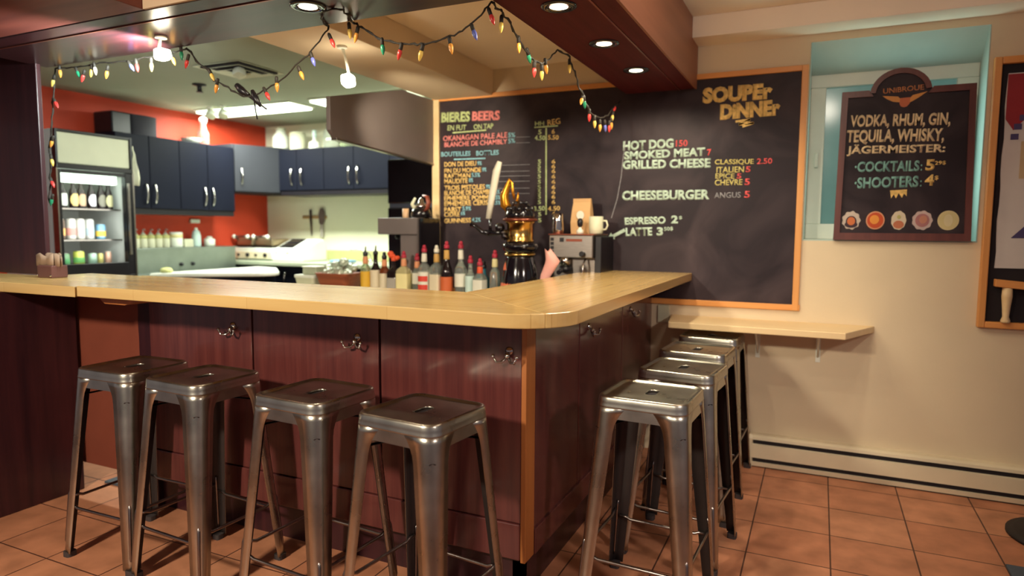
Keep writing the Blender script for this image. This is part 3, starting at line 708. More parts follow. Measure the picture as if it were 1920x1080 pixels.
# ================================================================== stools
def make_stool():
    t = thing('bar_stool', '', 'stool', (0, 0, 0), 0, 'raw steel bar stools around the bar')
    n = 6
    def stad(hx, hy, z):   # hand hole: a stadium with the same point count as the rounded squares
        return rsq(hy, 0.0175, z, n, hx)
    S = [stad(0.0195, 0.040, 0.772), stad(0.0195, 0.040, 0.780), stad(0.0205, 0.041, 0.7815), stad(0.0225, 0.043, 0.7818), stad(0.0245, 0.045, 0.7813), stad(0.03, 0.05, 0.7812), rsq(0.10, 0.03, 0.781, n), rsq(0.128, 0.03, 0.7805, n), rsq(0.138, 0.034, 0.7815, n),
         rsq(0.143, 0.037, 0.7865, n), rsq(0.149, 0.041, 0.7875, n), rsq(0.1535, 0.044, 0.785, n), rsq(0.156, 0.046, 0.780, n),
         rsq(0.1572, 0.047, 0.766, n), rsq(0.1580, 0.047, 0.756, n), rsq(0.1590, 0.047, 0.752, n), rsq(0.1588, 0.047, 0.749, n), rsq(0.1572, 0.047, 0.749, n)]
    obj('seat', MB().loops([r_[::-1] for r_ in S]), ['steel', 'inside_steel'], t, W=False, solidify=0.003, inner=1)
    obj('hand_hole_shade', MB().prism([p[:2] for p in stad(0.0193, 0.0398, 0)], 0.764, 0.772, 'z'), 'slot', t, W=False)  # dark plate painted as the shade inside the seat hole
    H_ = lambda z: 0.1570 + (0.756 - z) / 0.756 * 0.049
    # apron plates with arched lower edge
    ap = MB()
    for q in range(4):
        a = R(90 * q); c_, s_ = math.cos(a), math.sin(a)
        up_, lo_ = [], []
        for i in range(17):
            u = -0.112 + 0.224 * i / 16
            e = abs(u) / 0.112
            zl = 0.712 if e < 0.6 else 0.712 - 0.045 * ((e - 0.6) / 0.4) ** 2
            for lst, zz in ((up_, 0.755), (lo_, zl)):
                hh = H_(zz) - 0.0004
                lst.append((u * c_ - hh * s_, u * s_ + hh * c_, zz))
        ap.loops([lo_[::-1], up_[::-1]], close=False, smooth=False)
    obj('apron', ap, ['steel', 'inside_steel'], t, W=False, solidify=0.0022, inner=1)
    def W_(z): return 0.044 + 0.034 * (z / 0.756) + (0.036 * ((z - 0.665) / 0.091) ** 2 if z > 0.665 else 0)
    for q in range(4):
        a = R(90 * q); c_, s_ = math.cos(a), math.sin(a)
        rings = []
        for z in (0.018, 0.06, 0.2, 0.35, 0.5, 0.6, 0.665, 0.69, 0.71, 0.73, 0.755):
            hh, ww = H_(z), W_(z); rr = 0.018 + 0.026 * (z / 0.756)
            pts = [(hh - ww, hh)] + arc(hh - rr, hh - rr, rr, 90, 0, 6) + [(hh, hh - ww)]
            rings.append([(x * c_ - y * s_, x * s_ + y * c_, z) for x, y in pts[::-1]])
        lg = MB().loops(rings, close=False)
        leg = obj('leg', lg, ['steel', 'inside_steel'], t, W=False, solidify=0.0022, inner=1)
        rb = MB()
        K_ = 0.2929
        P_ = lambda z, o: ((H_(z) - K_ * (0.018 + 0.026 * (z / 0.756)) + o) * (c_ - s_), (H_(z) - K_ * (0.018 + 0.026 * (z / 0.756)) + o) * (s_ + c_), z)
        rb.tube([P_(0.05, -0.004), P_(0.07, -0.0015), P_(0.26, -0.0015), P_(0.285, -0.005)], [0.004, 0.0058, 0.0066, 0.004], 8)
        obj('rib', rb, 'rodsteel', leg, W=False)
        hh = H_(0.0) - 0.019
        x, y = hh * c_ - hh * s_, hh * s_ + hh * c_
        ft = MB().loops([[(x + dx, y + dy, z) for dx, dy, _ in rsq(0.0195, 0.010, 0, 4)] for z in (0.0, 0.022)])
        ft._add([(x + dx, y + dy, 0.0) for dx, dy, _ in rsq(0.0195, 0.010, 0, 4)], [tuple(range(20))[::-1]])
        ft._add([(x + dx, y + dy, 0.022) for dx, dy, _ in rsq(0.0195, 0.010, 0, 4)], [tuple(range(20))])
        obj('rubber_foot', ft, 'rubber', leg, W=False)
    for q in range(4):
        a = R(90 * q); c_, s_ = math.cos(a), math.sin(a)
        z = 0.215 if q % 2 == 0 else 0.245
        hh = H_(z) - 0.008; e = hh - 0.012
        pts = [(-e, hh, z + 0.004), (-e + 0.03, hh, z + 0.003), (-e + 0.045, hh - 0.001, z - 0.004), (e - 0.045, hh - 0.001, z - 0.004), (e - 0.03, hh, z + 0.003), (e, hh, z + 0.004)]
        fr_ = MB().tube([(x * c_ - y * s_, x * s_ + y * c_, zz) for x, y, zz in pts], 0.0062, 8)
        obj('foot_rail', fr_, 'rodsteel', t, W=False)
    bx = MB()
    for sg_ in (1, -1):
        bx.tube([(-0.150, -0.150 * sg_, 0.672), (-0.10, -0.10 * sg_, 0.682), (0, 0, 0.700 + 0.006 * sg_), (0.10, 0.10 * sg_, 0.682), (0.150, 0.150 * sg_, 0.672)], 0.011, 8, flat=0.3)
    obj('cross_brace', bx, 'darksteel', t, W=False)
    return t
st = make_stool()
spots = [(-2.585, 1.838, 1.0, 'steel bar stool standing nearest the dark pier, in front of the hatch door'),
         (-2.165, 1.826, -3.0, 'steel bar stool second from the dark pier along the bar front'),
         (-1.60, 1.820, -4.0, 'steel bar stool third from the dark pier along the bar front'),
         (-1.132, 1.786, -6.0, 'steel bar stool along the bar front closest to the orange corner strip'),
         (-0.522, 2.335, -3.0, 'steel bar stool nearest the viewer on the side facing the cream wall'),
         (-0.502, 2.835, -5.0, 'steel bar stool second from the front in the row leading to the wall'),
         (-0.520, 3.305, -4.0, 'steel bar stool third from the front in the row leading to the wall'),
         (-0.520, 3.785, -2.0, 'steel bar stool closest to the wall, partly under the pine ledge')]
for i, (x, y, a, lab) in enumerate(spots):
    if i == 0: st.location = (x, y, 0); st.rotation_euler = (0, 0, R(a)); st['label'] = lab
    else: dup(st, (x, y, 0), R(a), lab)
# ================================================================== lamps
def downlight(x, y, lab, power, tgt=None):
    t = thing('downlight', lab, 'downlight', (x, y, 2.18), 0, 'round recessed downlights in the wood soffit')
    obj('trim_ring', MB().loops([[(r_ * math.cos(2 * math.pi * k / 32), r_ * math.sin(2 * math.pi * k / 32), z) for k in range(32)] for r_, z in
                                 ((0.067, 0.0), (0.067, -0.005), (0.060, -0.007), (0.046, -0.006), (0.036, -0.0015), (0.0345, 0.0))]), 'blackgloss', t, W=False)
    obj('lamp_face', MB().lathe([(0.0345, -0.004), (0.030, -0.0055), (0.002, -0.0062)], n=24), 'lamp', t, W=False)
    spot('downlight_beam', (x, y, 2.168), (x, y, 0) if not tgt else tgt, power, WARM, 168, 0.35, 0.034)
downlight(-1.765, 2.005, 'recessed downlight in the soffit above the long front arm of the bar', 21)
downlight(-0.912, 2.378, 'recessed downlight nearest the soffit corner in its right arm', 26)
downlight(-0.904, 2.920, 'recessed downlight in the middle of the right soffit arm', 26)
downlight(-0.898, 3.462, 'recessed downlight in the right soffit arm closest to the chalkboard', 30)

def track_spot(loc, aim, lab, power, up_=0.07, lit=True, r=0.034, angle=95, col=(1.0, 0.86, 0.62), mount=None):
    t = thing('spotlight', lab, 'spotlight', loc)
    d = (Vector(aim) - Vector(loc)).normalized()
    q = Vector((0, 0, 1)).rotation_difference(d).to_matrix()
    def rotated(mb):
        mb.v = [tuple(q @ Vector(v)) for v in mb.v]; return mb
    hd = MB()
    e = r * 0.92
    hd.loops([rsq(e * k_, e * k_ * 0.45, z, 4) for k_, z in ((0.45, -0.058), (0.8, -0.054), (1.0, -0.04), (1.04, -0.012), (0.98, 0.0))])
    hd._add(rsq(e * 0.45, e * 0.2, -0.058, 4), [tuple(range(20))[::-1]])
    obj('shade', rotated(hd), 'lamp_shade' if lit else 'white', t, W=False)
    fc_ = MB().loops([rsq(e * 0.97, e * 0.42, 0.0, 4), rsq(e * 0.7, e * 0.3, 0.005, 4), rsq(e * 0.05, e * 0.02, 0.007, 4)])
    obj('lamp_face', rotated(fc_), 'lamp' if lit else 'cream', t, W=False)
    m = mount or (0, 0.0, up_)
    b = MB().tube([(0, 0, 0.0), (m[0] * 0.5, m[1] * 0.5, m[2] * 0.6), m], 0.007, 8)
    b.lathe([(0.024, -0.012), (0.024, 0.0)], m, 16)
    obj('stem', b, 'white', t, W=False)
    if power:
        spot('spotlight_beam', tuple(Vector(loc) + d * 0.02), aim, power, col, angle, 0.8, 0.03)
track_spot((-2.15, 2.737, 2.08), (-2.36, 4.05, 1.88), 'lit white spotlight hanging from the boxed duct beside the grey metal panel', 72, mount=(0, -0.06, 0.16), r=0.030, angle=58)
track_spot((-2.638, 2.05, 2.101), (-3.5, 2.02, 2.10), 'lit white spotlight hanging behind the soffit among the coloured bulbs', 130, mount=(0.02, 0.0, 0.079), col=(0.86, 1.0, 0.96), r=0.026, angle=150)
track_spot((-4.90, 4.30, 2.325), (-4.7, 4.0, 1.6), 'unlit white spotlight under the fluorescent panel, left of two', 0, up_=0.085, lit=False, r=0.042)
track_spot((-4.75, 4.30, 2.318), (-4.55, 4.0, 1.6), 'unlit white spotlight under the fluorescent panel, right of two', 0, up_=0.092, lit=False, r=0.042)
track_spot((-3.49, 3.30, 2.345), (-3.2, 3.0, 1.5), 'unlit white spotlight below the square ceiling vent', 0, up_=0.045, lit=False, r=0.036)
for (x0, x1, y0, y1, lab) in ((-5.15, -4.06, 4.36, 4.64, 'long lit fluorescent panel on the kitchen ceiling'), (-3.84, -2.9, 4.36, 4.58, 'lit fluorescent panel partly behind the grey metal panel')):
    f_ = thing('fluorescent_fixture', lab, 'ceiling light', ((x0 + x1) / 2, (y0 + y1) / 2, 2.41))
    obj('housing', MB().box(x0 - 0.015, x1 + 0.015, y0 - 0.015, y1 + 0.015, 2.395, 2.41), 'white', f_, bevel=0.003)
    obj('diffuser', MB().box(x0, x1, y0, y1, 2.378, 2.396), 'fluo', f_, bevel=0.006)
v_ = thing('ceiling_vent', 'square louvred air vent on the kitchen ceiling', 'vent', (-3.57, 3.38, 2.41))
for i, (a, z) in enumerate(((0.20, 2.402), (0.15, 2.392), (0.10, 2.384), (0.05, 2.376))):
    b = MB()
    b.loops([[(-3.57 + sx * (a + o), 3.38 + sy * (a + o), zz) for sx, sy in ((1, 1), (-1, 1), (-1, -1), (1, -1))] for o, zz in ((0.0, z), (-0.035, z + 0.012), (-0.035, z + 0.015), (0.0, z + 0.004), (0.0, z))], smooth=False)
    obj('louvre', b, 'cream', v_)
obj('throat', MB().box(-3.74, -3.40, 3.21, 3.55, 2.398, 2.41), 'slot', v_)
sp_ = thing('sprinkler_head', 'small dark sprinkler head on the kitchen ceiling left of the vent', 'sprinkler', (-4.214, 3.606, 2.41))
obj('body', MB().lathe([(0.05, 0.0), (0.05, -0.008), (0.018, -0.014), (0.016, -0.05), (0.024, -0.054), (0.024, -0.06)], (-4.214, 3.606, 2.41), 16), 'black', sp_)

# ================================================================== string of coloured bulbs
sl = thing('string_lights', 'string of coloured cone bulbs draped along the inner edge of the soffit', 'string lights', (-2.0, 2.23, 2.18))
def wavy(pts, amp=0.004, n=4):
    out_ = []
    for a, b in zip(pts, pts[1:]):
        for i in range(n):
            t = i / n
            out_.append(tuple(a[k] * (1 - t) + b[k] * t + random.uniform(-amp, amp) for k in range(3)))
    return out_ + [pts[-1]]
Yb = 2.226
lines = [
 [(x, Yb, z) for x, z in ((-3.64, 2.172), (-3.655, 2.115), (-3.673, 2.008), (-3.692, 1.9), (-3.722, 1.797), (-3.728, 1.707), (-3.735, 1.596), (-3.75, 1.484))],
 [(x, Yb, z) for x, z in ((-3.64, 2.174), (-3.509, 2.166), (-3.362, 2.163), (-3.219, 2.166), (-3.063, 2.158), (-2.93, 2.162), (-2.803, 2.164), (-2.679, 2.172))],
 [(x, Yb, z) for x, z in ((-2.679, 2.172), (-2.59, 2.099), (-2.5, 2.016), (-2.404, 1.967), (-2.326, 1.928), (-2.247, 1.938), (-2.14, 1.974), (-2.05, 2.022), (-1.962, 2.078), (-1.891, 2.139), (-1.857, 2.174))],
 [(-1.857, 2.222, 2.174), (-1.80, 2.12, 2.172), (-1.735, 2.06, 2.174), (-1.66, 2.06, 2.174), (-1.68, 2.14, 2.172), (-1.728, 2.222, 2.172)],
 [(x, Yb, z) for x, z in ((-1.728, 2.172), (-1.676, 2.148), (-1.605, 2.103), (-1.514, 2.073), (-1.429, 2.06), (-1.346, 2.061), (-1.266, 2.077), (-1.198, 2.105), (-1.144, 2.146), (-1.116, 2.174))],
 [(-1.118, y, z) for y, z in ((2.226, 2.174), (2.30, 2.172), (2.334, 2.166), (2.406, 2.141), (2.483, 2.107), (2.563, 2.078), (2.637, 2.059), (2.737, 2.074), (2.83, 2.125), (2.908, 2.174), (3.057, 2.172), (3.136, 2.12), (3.218, 2.06), (3.295, 2.008), (3.393, 1.965), (3.552, 1.961), (3.7, 1.995), (3.824, 2.069), (3.968, 2.13))]]
wr = MB()
for l_ in lines:
    wv = wavy(l_); wr.tube(wv, 0.0032, 6)
    wr.tube([(p[0] + 0.004 * math.sin(i * 1.3), p[1] + 0.004 * math.cos(i * 1.3), p[2] + 0.004 * math.sin(i * 1.3 + 1)) for i, p in enumerate(wv)], 0.0028, 6)
obj('cord', wr, 'wire', sl)
pl = MB().tube([(-2.37, Yb, 1.985), (-2.345, Yb, 1.962), (-2.30, Yb, 1.935)], [0.012, 0.017, 0.009], 10).tube([(-2.28, Yb, 1.955), (-2.262, Yb, 1.92), (-2.235, Yb, 1.885)], [0.008, 0.015, 0.007], 8)
pl.tube([(-2.30, Yb, 1.93), (-2.25, Yb, 1.90), (-2.20, Yb, 1.87)], 0.004, 6).tube([(-2.27, Yb, 1.91), (-2.262, Yb, 1.86), (-2.255, Yb, 1.83)], 0.003, 6)
obj('plug', pl, 'black', sl)
BC = dict(o=(222, 150, 66), y=(220, 184, 92), r=(206, 62, 58), g=(44, 136, 98), b=(98, 104, 176), w=(220, 210, 190))
for k_, c_ in BC.items():
    solid('bulb_' + k_, c_, 0.25, emit=c_, estr=0.03, var=0.02)
def bulb(p, c, tilt=(0, 0)):
    d = Vector((tilt[0], tilt[1], -1)).normalized()
    q = Vector((0, 0, -1)).rotation_difference(d).to_matrix()
    off = Vector(p) - wloc(sl)
    def pos(mb):
        mb.v = [tuple(q @ Vector(v) + off) for v in mb.v]; return mb
    bl = obj('bulb', pos(MB().lathe([(0.005, 0.014), (0.0078, 0.008), (0.0092, -0.001), (0.0076, -0.012), (0.0042, -0.022), (0.001, -0.028)], n=12)), 'bulb_' + c, sl, W=False)
    obj('socket', pos(MB().lathe([(0.005, 0.040), (0.0075, 0.034), (0.0075, 0.012), (0.006, 0.011)], n=10)), 'wire', bl, W=False)
yb = 2.222
for x, z, c, tx in ((-3.598, 2.150, 'o', .1), (-3.661, 2.107, 'y', -.5), (-3.645, 1.994, 'r', .7), (-3.70, 1.797, 'o', -.5), (-3.705, 1.70, 'y', .3), (-3.712, 1.586, 'r', .6), (-3.728, 1.492, 'g', -.4),
                    (-3.454, 2.132, 'g', .6), (-3.418, 2.110, 'r', -.5), (-3.349, 2.130, 'y', -.3), (-3.320, 2.138, 'w', .2), (-3.233, 2.112, 'o', -.3), (-3.050, 2.127, 'b', .8), (-3.01, 2.124, 'r', .2), (-2.909, 2.118, 'y', 0),
                    (-2.759, 2.130, 'o', .4), (-2.705, 2.150, 'g', .1), (-2.672, 2.110, 'r', -.4), (-2.515, 2.036, 'y', .6), (-2.49, 1.985, 'o', -.3), (-2.19, 1.928, 'r', .6), (-2.134, 1.962, 'o', .05), (-1.999, 1.998, 'o', .5), (-1.935, 2.048, 'b', .4),
                    (-1.834, 2.112, 'r', .5), (-1.745, 2.140, 'y', .1), (-1.714, 2.122, 'o', -.3), (-1.587, 2.062, 'g', .1), (-1.508, 2.035, 'r', -.3), (-1.412, 2.022, 'y', -.3), (-1.28, 2.034, 'o', .2), (-1.181, 2.072, 'b', .4), (-1.110, 2.118, 'r', .4)):
    bulb((x, yb, z), c, (tx, 0))
for y, z, c, ty in ((2.316, 2.117, 'y', -.1), (2.478, 2.082, 'o', .1), (2.58, 2.062, 'g', .8), (2.637, 2.020, 'r', 0), (2.72, 2.025, 'y', .1), (2.768, 2.062, 'o', .4), (3.067, 2.128, 'y', .1), (3.25, 2.005, 'o', -.6), (3.295, 1.998, 'g', .4), (3.376, 1.945, 'r', 0), (3.468, 1.925, 'y', .1),
                    (3.563, 1.918, 'o', 0), (3.66, 1.93, 'b', .3), (3.74, 1.938, 'r', 0), (3.78, 1.96, 'o', .2), (3.80, 2.005, 'y', -.4), (3.84, 2.062, 'r', -.8)):
    bulb((-1.118, y, z), c, (0, ty))

# ================================================================== grey hood panel
hp = thing('hood_panel', 'big grey sheet-metal hood side hanging under the boxed duct left of the chalkboard', 'hood', (-2.46, 3.5, 1.8))
obj('sheet', MB().prism([(2.955, 1.895), (3.0, 1.853), (4.045, 1.806), (4.045, 2.24), (3.66, 2.24), (2.955, 2.075)], -2.49, -2.462, 'x'), 'grey_panel', hp, bevel=0.002)
obj('rim', MB().prism([(3.0, 1.846), (4.045, 1.797), (4.045, 1.809), (3.0, 1.857)], -2.496, -2.456, 'x'), 'brushed', hp, bevel=0.002)

# ================================================================== back counter behind the bar
bc = thing('back_counter', 'low service counter behind the bar under the chalkboard holding bottles and coffee machine', 'counter', (-2.3, 3.7, 0))
obj('worktop', MB().box(-3.48, -1.27, 3.36, 4.045, 0.885, 0.92), 'counter', bc, bevel=0.003)
obj('body', MB().box(-3.46, -1.28, 3.42, 4.04, 0, 0.885), 'navy', bc)

def bottle(x, y, lab, kind, body, label=None, neck=None, cap='black', lz=(0.03, 0.14), H=0.30, r=0.036, sq=False, spout=None, lc2=None, top=None):
    t = thing('liquor_bottle', lab, 'bottle', (x, y, 0.92), random.uniform(-0.2, 0.2), 'liquor bottles behind the bar')
    hb = H * (0.62 if kind == 'round' else 0.66); nr = 0.0135
    if kind == 'taper': prof = [(r * .92, 0), (r, 0.008), (r, H * .5), (r * .86, H * .6), (r * .55, H * .7), (nr * 1.15, H * .8), (nr, H * .97), (nr, H)]
    elif kind == 'tall': prof = [(r * .92, 0), (r, 0.006), (r, hb), (r * .8, hb + .012), (nr * 1.2, hb + .03), (nr, hb + .04), (nr, H)]
    else: prof = [(r * .92, 0), (r, 0.006), (r, hb - .015), (r * .93, hb), (r * .6, hb + .022), (nr * 1.2, hb + .04), (nr, hb + .055), (nr, H)]
    if sq:
        rings = []
        for rr, z in prof:
            rings.append(rsq(rr, max(rr * (0.25 if rr > 0.02 else 0.98), 0.003), z, 4))
        mb = MB().loops(rings); mb._add(rings[0], [tuple(range(20))[::-1]]); mb._add(rings[-1], [tuple(range(20))])
        obj('glass', mb, body, t, W=False)
    else:
        obj('glass', MB().lathe(prof, n=20), body, t, W=False)
    if label:
        if sq:
            rings = [rsq(r + 0.0012, r * .25, z, 4) for z in lz]; obj('paper_label', MB().loops(rings), label, t, W=False)
        else: obj('paper_label', MB().loops([[((r + .001) * math.cos(a), (r + .001) * math.sin(a), z) for a in [2 * math.pi * k / 24 for k in range(24)]] for z in lz]), label, t, W=False)
    if lc2:
        for z0, z1 in lc2[1]:
            obj('paper_label', MB().loops([[((r + .002) * math.cos(a), (r + .002) * math.sin(a), z) for a in [R(-150 + 120 * k / 12) for k in range(13)]] for z in (z0, z1)], close=False), lc2[0], t, W=False)
    if neck:
        obj('neck_sleeve', MB().lathe([(nr + .004, H * .78), (nr + .005, H * .80), (nr + .003, H * .95), (nr + .001, H * .96)], n=16), neck, t, W=False)
    c_ = MB().lathe([(0.0155, H - .004), (0.0165, H), (0.0165, H + .016), (0.011, H + .022)], n=14)
    if spout: c_.tube([(0, 0, H + .02), (0.001, 0, H + .035), (0.008, -.004, H + .058)], [0.007, 0.0055, 0.004], 8)
    else: c_.lathe([(0.011, H + .02), (0.012, H + .03), (0.007, H + .042)], n=12)
    obj('pourer', c_, cap, t, W=False)
    if top:
        b = MB()
        for i in range(7): b.ball((random.uniform(-.045, .03), random.uniform(-.015, .015), H + .014 + random.uniform(-.008, .03)), random.uniform(.014, .022), n=8, k=5, sx=1.3)
        o_ = obj('stopper', b, top, t, W=False)
    return t
G = lambda n, c, **k: solid(n, c, 0.08, **k)
G('clear_glass', (226, 232, 224), trans=0.85, var=0.01); G('amber_glass', (120, 56, 24), trans=0.3, var=0.03); G('dark_glass', (30, 20, 20), var=0.02)
G('green_clear_glass', (196, 210, 170), trans=0.7, var=0.02); G('blue_glass', (70, 140, 160), trans=0.4, var=0.02); G('tequila_glass', (226, 214, 160), trans=0.5, var=0.02)
for n_, c_ in dict(lab_yellow=(222, 172, 52), lab_cream=(224, 208, 178), lab_white=(226, 222, 206), lab_orange=(206, 100, 54), lab_red=(214, 66, 52), lab_straw=(232, 218, 158), lab_grey=(168, 160, 150),
                   lab_pale=(200, 222, 214), cap_red=(176, 42, 62), cap_orange=(226, 84, 44), cap_white=(232, 226, 206), neck_gold=(206, 160, 84), neck_peach=(226, 150, 106)).items(): solid(n_, c_, 0.55)
Y0 = 3.60
bottle(-2.727, Y0, 'clear liquor bottle with a bright yellow label beside the foil basket', 'tall', 'green_clear_glass', 'lab_yellow', 'neck_peach', 'black', (0.05, 0.155), 0.262, 0.033, spout=1)
bottle(-2.660, Y0 + .02, 'dark liquor bottle with a cream label and black pourer, second from the foil basket', 'round', 'dark_glass', 'lab_cream', None, 'black', (0.035, 0.165), 0.268, 0.036, spout=1)
bottle(-2.583, Y0 + .01, 'amber liquor bottle with a cream label, orange neck and black pourer', 'tall', 'amber_glass', 'lab_cream', 'neck_peach', 'black', (0.04, 0.145), 0.244, 0.033)
bottle(-2.503, Y0, 'square dark bottle with a grey label and a crumpled orange-red top', 'tall', 'dark_glass', 'lab_grey', None, 'cap_orange', (0.03, 0.12), 0.232, 0.035, sq=True, top='cap_orange')
bottle(-2.425, Y0, 'wide bottle with a big straw-yellow label and dark red pourer', 'tall', 'tequila_glass', 'lab_straw', 'neck_peach', 'cap_red', (0.02, 0.15), 0.252, 0.040, sq=True)
bottle(-2.343, Y0 + .03, 'clear bottle with a small white label between the straw-label and red-stripe bottles', 'tall', 'clear_glass', 'lab_white', 'neck_peach', 'cap_red', (0.085, 0.155), 0.238, 0.032)
bottle(-2.258, Y0 - .02, 'white-label bottle with two red stripes and a white neck', 'tall', 'clear_glass', 'lab_white', 'cap_white', 'cap_red', (0.02, 0.168), 0.294, 0.039, lc2=('lab_red', ((0.045, 0.088), (0.108, 0.142))))
bottle(-2.168, Y0 - .02, 'clear bottle with a wide off-white label, white cap and yellow neck', 'tall', 'clear_glass', 'lab_cream', 'neck_gold', 'cap_white', (0.02, 0.155), 0.294, 0.034, sq=True)
bottle(-2.095, Y0 - .02, 'dark bottle with a big orange label and golden neck', 'taper', 'dark_glass', 'lab_orange', 'neck_gold', 'cap_red', (0.02, 0.142), 0.320, 0.038)
bottle(-1.995, Y0 - .02, 'tallest clear bottle with a white label and white neck band', 'round', 'clear_glass', 'lab_white', 'cap_white', 'cap_red', (0.085, 0.165), 0.322, 0.038)
bottle(-1.918, Y0 - .04, 'slim clear bottle with a tall pale blue label and dark red top', 'tall', 'clear_glass', 'lab_pale', None, 'cap_red', (0.01, 0.155), 0.236, 0.031)
bottle(-1.872, Y0 + .05, 'blue glass bottle half hidden behind the pale-blue-label bottle', 'tall', 'blue_glass', None, None, 'black', (0.02, 0.12), 0.20, 0.034)
bottle(-1.842, Y0 - .06, 'square clear bottle with a white label, orange neck and dark red top', 'tall', 'clear_glass', 'lab_white', 'cap_orange', 'cap_red', (0.055, 0.135), 0.222, 0.033, sq=True)
bottle(-1.752, Y0 - .04, 'clear bottle with a straw-coloured neck and red top beside the beer tower', 'tall', 'clear_glass', None, 'lab_straw', 'cap_red', (0.02, 0.12), 0.272, 0.032)

# beer tower
bt = thing('beer_tower', 'ornate black and brass beer tap tower with a swan-neck gilt ornament', 'beer tap', (-1.585, 3.55, 0.92))
L_ = (-1.585, 3.55, 0.92)
obj('body', MB().lathe([(0.105, 0.0), (0.112, 0.02), (0.112, 0.10), (0.108, 0.16), (0.094, 0.23), (0.082, 0.27), (0.080, 0.285)], L_, 32), 'blackgloss', bt)
obj('ring', MB().lathe([(0.083, 0.285), (0.092, 0.289), (0.092, 0.297), (0.084, 0.300)], L_, 32), 'brass', bt)
obj('collar', MB().lathe([(0.084, 0.300), (0.096, 0.315), (0.108, 0.338), (0.104, 0.352), (0.084, 0.360), (0.078, 0.366)], L_, 32), 'blackgloss', bt)
obj('barrel', MB().lathe([(0.080, 0.366), (0.082, 0.372), (0.076, 0.380), (0.076, 0.466), (0.084, 0.474), (0.086, 0.484)], L_, 32), 'brass', bt)
obj('brim', MB().lathe([(0.086, 0.484), (0.102, 0.488), (0.102, 0.496), (0.09, 0.502)], L_, 32), 'copper', bt)
dm = MB().lathe([(0.090, 0.502), (0.088, 0.525), (0.075, 0.555), (0.052, 0.580), (0.02, 0.594), (0.004, 0.597)], L_, 28)
for i in range(10):
    a = i * 2 * math.pi / 10; dm.ball((L_[0] + 0.07 * math.cos(a), L_[1] + 0.07 * math.sin(a), L_[2] + 0.555), 0.018, n=8, k=6)
for i in range(6):
    a = i * math.pi / 3; dm.ball((L_[0] + 0.035 * math.cos(a), L_[1] + 0.035 * math.sin(a), L_[2] + 0.588), 0.015, n=8, k=6)
obj('dome', dm, 'blackgloss', bt)
sw = MB().tube([(-1.635, 3.53, 1.455), (-1.668, 3.52, 1.50), (-1.675, 3.52, 1.55), (-1.655, 3.52, 1.60), (-1.638, 3.52, 1.645), (-1.625, 3.52, 1.625), (-1.62, 3.52, 1.575), (-1.612, 3.525, 1.53)], [0.02, 0.03, 0.026, 0.018, 0.010, 0.008, 0.010, 0.006], 12)
sw.tube([(-1.60, 3.53, 1.50), (-1.592, 3.53, 1.54), (-1.59, 3.53, 1.57)], [0.012, 0.008, 0.004], 8)
obj('ornament', sw, 'gold', bt)
tp_ = MB().tube([(-1.655, 3.535, 1.342), (-1.70, 3.52, 1.336), (-1.76, 3.50, 1.335)], [0.016, 0.014, 0.018], 10)
tp_.tube([(-1.76, 3.50, 1.335), (-1.80, 3.49, 1.34), (-1.84, 3.48, 1.375), (-1.87, 3.475, 1.385)], [0.018, 0.014, 0.012, 0.018], 10)
tp_.tube([(-1.755, 3.50, 1.338), (-1.752, 3.50, 1.42)], [0.012, 0.007], 8); tp_.ball((-1.70, 3.52, 1.365), 0.03, n=12, k=8).ball((-1.672, 3.525, 1.315), 0.022, n=10, k=6)
obj('faucet', tp_, 'blackgloss', bt)
obj('tap_handle', MB().tube([(-1.766, 3.50, 1.418), (-1.742, 3.50, 1.55), (-1.715, 3.50, 1.69), (-1.695, 3.50, 1.745)], [0.016, 0.019, 0.022, 0.014], 12), 'cap_white', bt)
lb = MB()
q = []
for z, a0, a1 in ((0.105, -148, -95), (0.15, -150, -88), (0.185, -145, -85), (0.19, -146, -116), (0.225, -142, -122), (0.245, -134, -126)):
    rr = 0.1135 if z < 0.12 else 0.1135 - (z - 0.10) * 0.14
    q.append([(L_[0] + rr * math.cos(R(a0 + (a1 - a0) * k / 8)), L_[1] + rr * math.sin(R(a0 + (a1 - a0) * k / 8)), L_[2] + z) for k in range(9)])
lb.loops(q, close=False)
obj('crest', lb, solid('crest_orange', (226, 116, 82), 0.4), bt)

# espresso machine and the things on it
em = thing('espresso_machine', 'boxy stainless espresso machine against the chalkboard', 'coffee machine', (-1.34, 3.88, 0.92))
eb = MB().box(-1.48, -1.205, 3.80, 4.03, 0.92, 1.325).box(-1.48, -1.205, 3.74, 3.80, 1.19, 1.325)
obj('body', eb, 'brushed', em, bevel=0.006)
obj('drip_tray', MB().box(-1.475, -1.21, 3.70, 3.80, 0.92, 0.965), 'brushed', em, bevel=0.004)
obj('drip_grille', MB().box(-1.465, -1.22, 3.705, 3.795, 0.965, 0.969), 'black', em)
obj('side_panel', MB().box(-1.2045, -1.165, 3.78, 4.035, 0.92, 1.318), 'black', em, bevel=0.004)
bb = MB()
for z in (1.225, 1.25, 1.275, 1.30): bb.box(-1.468, -1.448, 3.736, 3.741, z - .009, z + .009)
bb.box(-1.41, -1.385, 3.736, 3.741, 1.285, 1.31)
obj('button', bb, 'black', em)
obj('badge_strip', MB().box(-1.37, -1.27, 3.737, 3.741, 1.288, 1.303), 'copper', em)
kb = MB().lathe([(0.017, 0), (0.017, 0.02), (0.012, 0.024)], (0, 0, 0), 16); kb.v = [(x - 1.265, 3.74 - z, y + 1.215) for x, y, z in kb.v]
obj('knob', kb, 'black', em)
pf_ = MB().lathe([(0.032, 1.135), (0.034, 1.17), (0.034, 1.19)], (-1.385, 3.765, 0), 20)
obj('group_head', pf_, 'chrome', em)
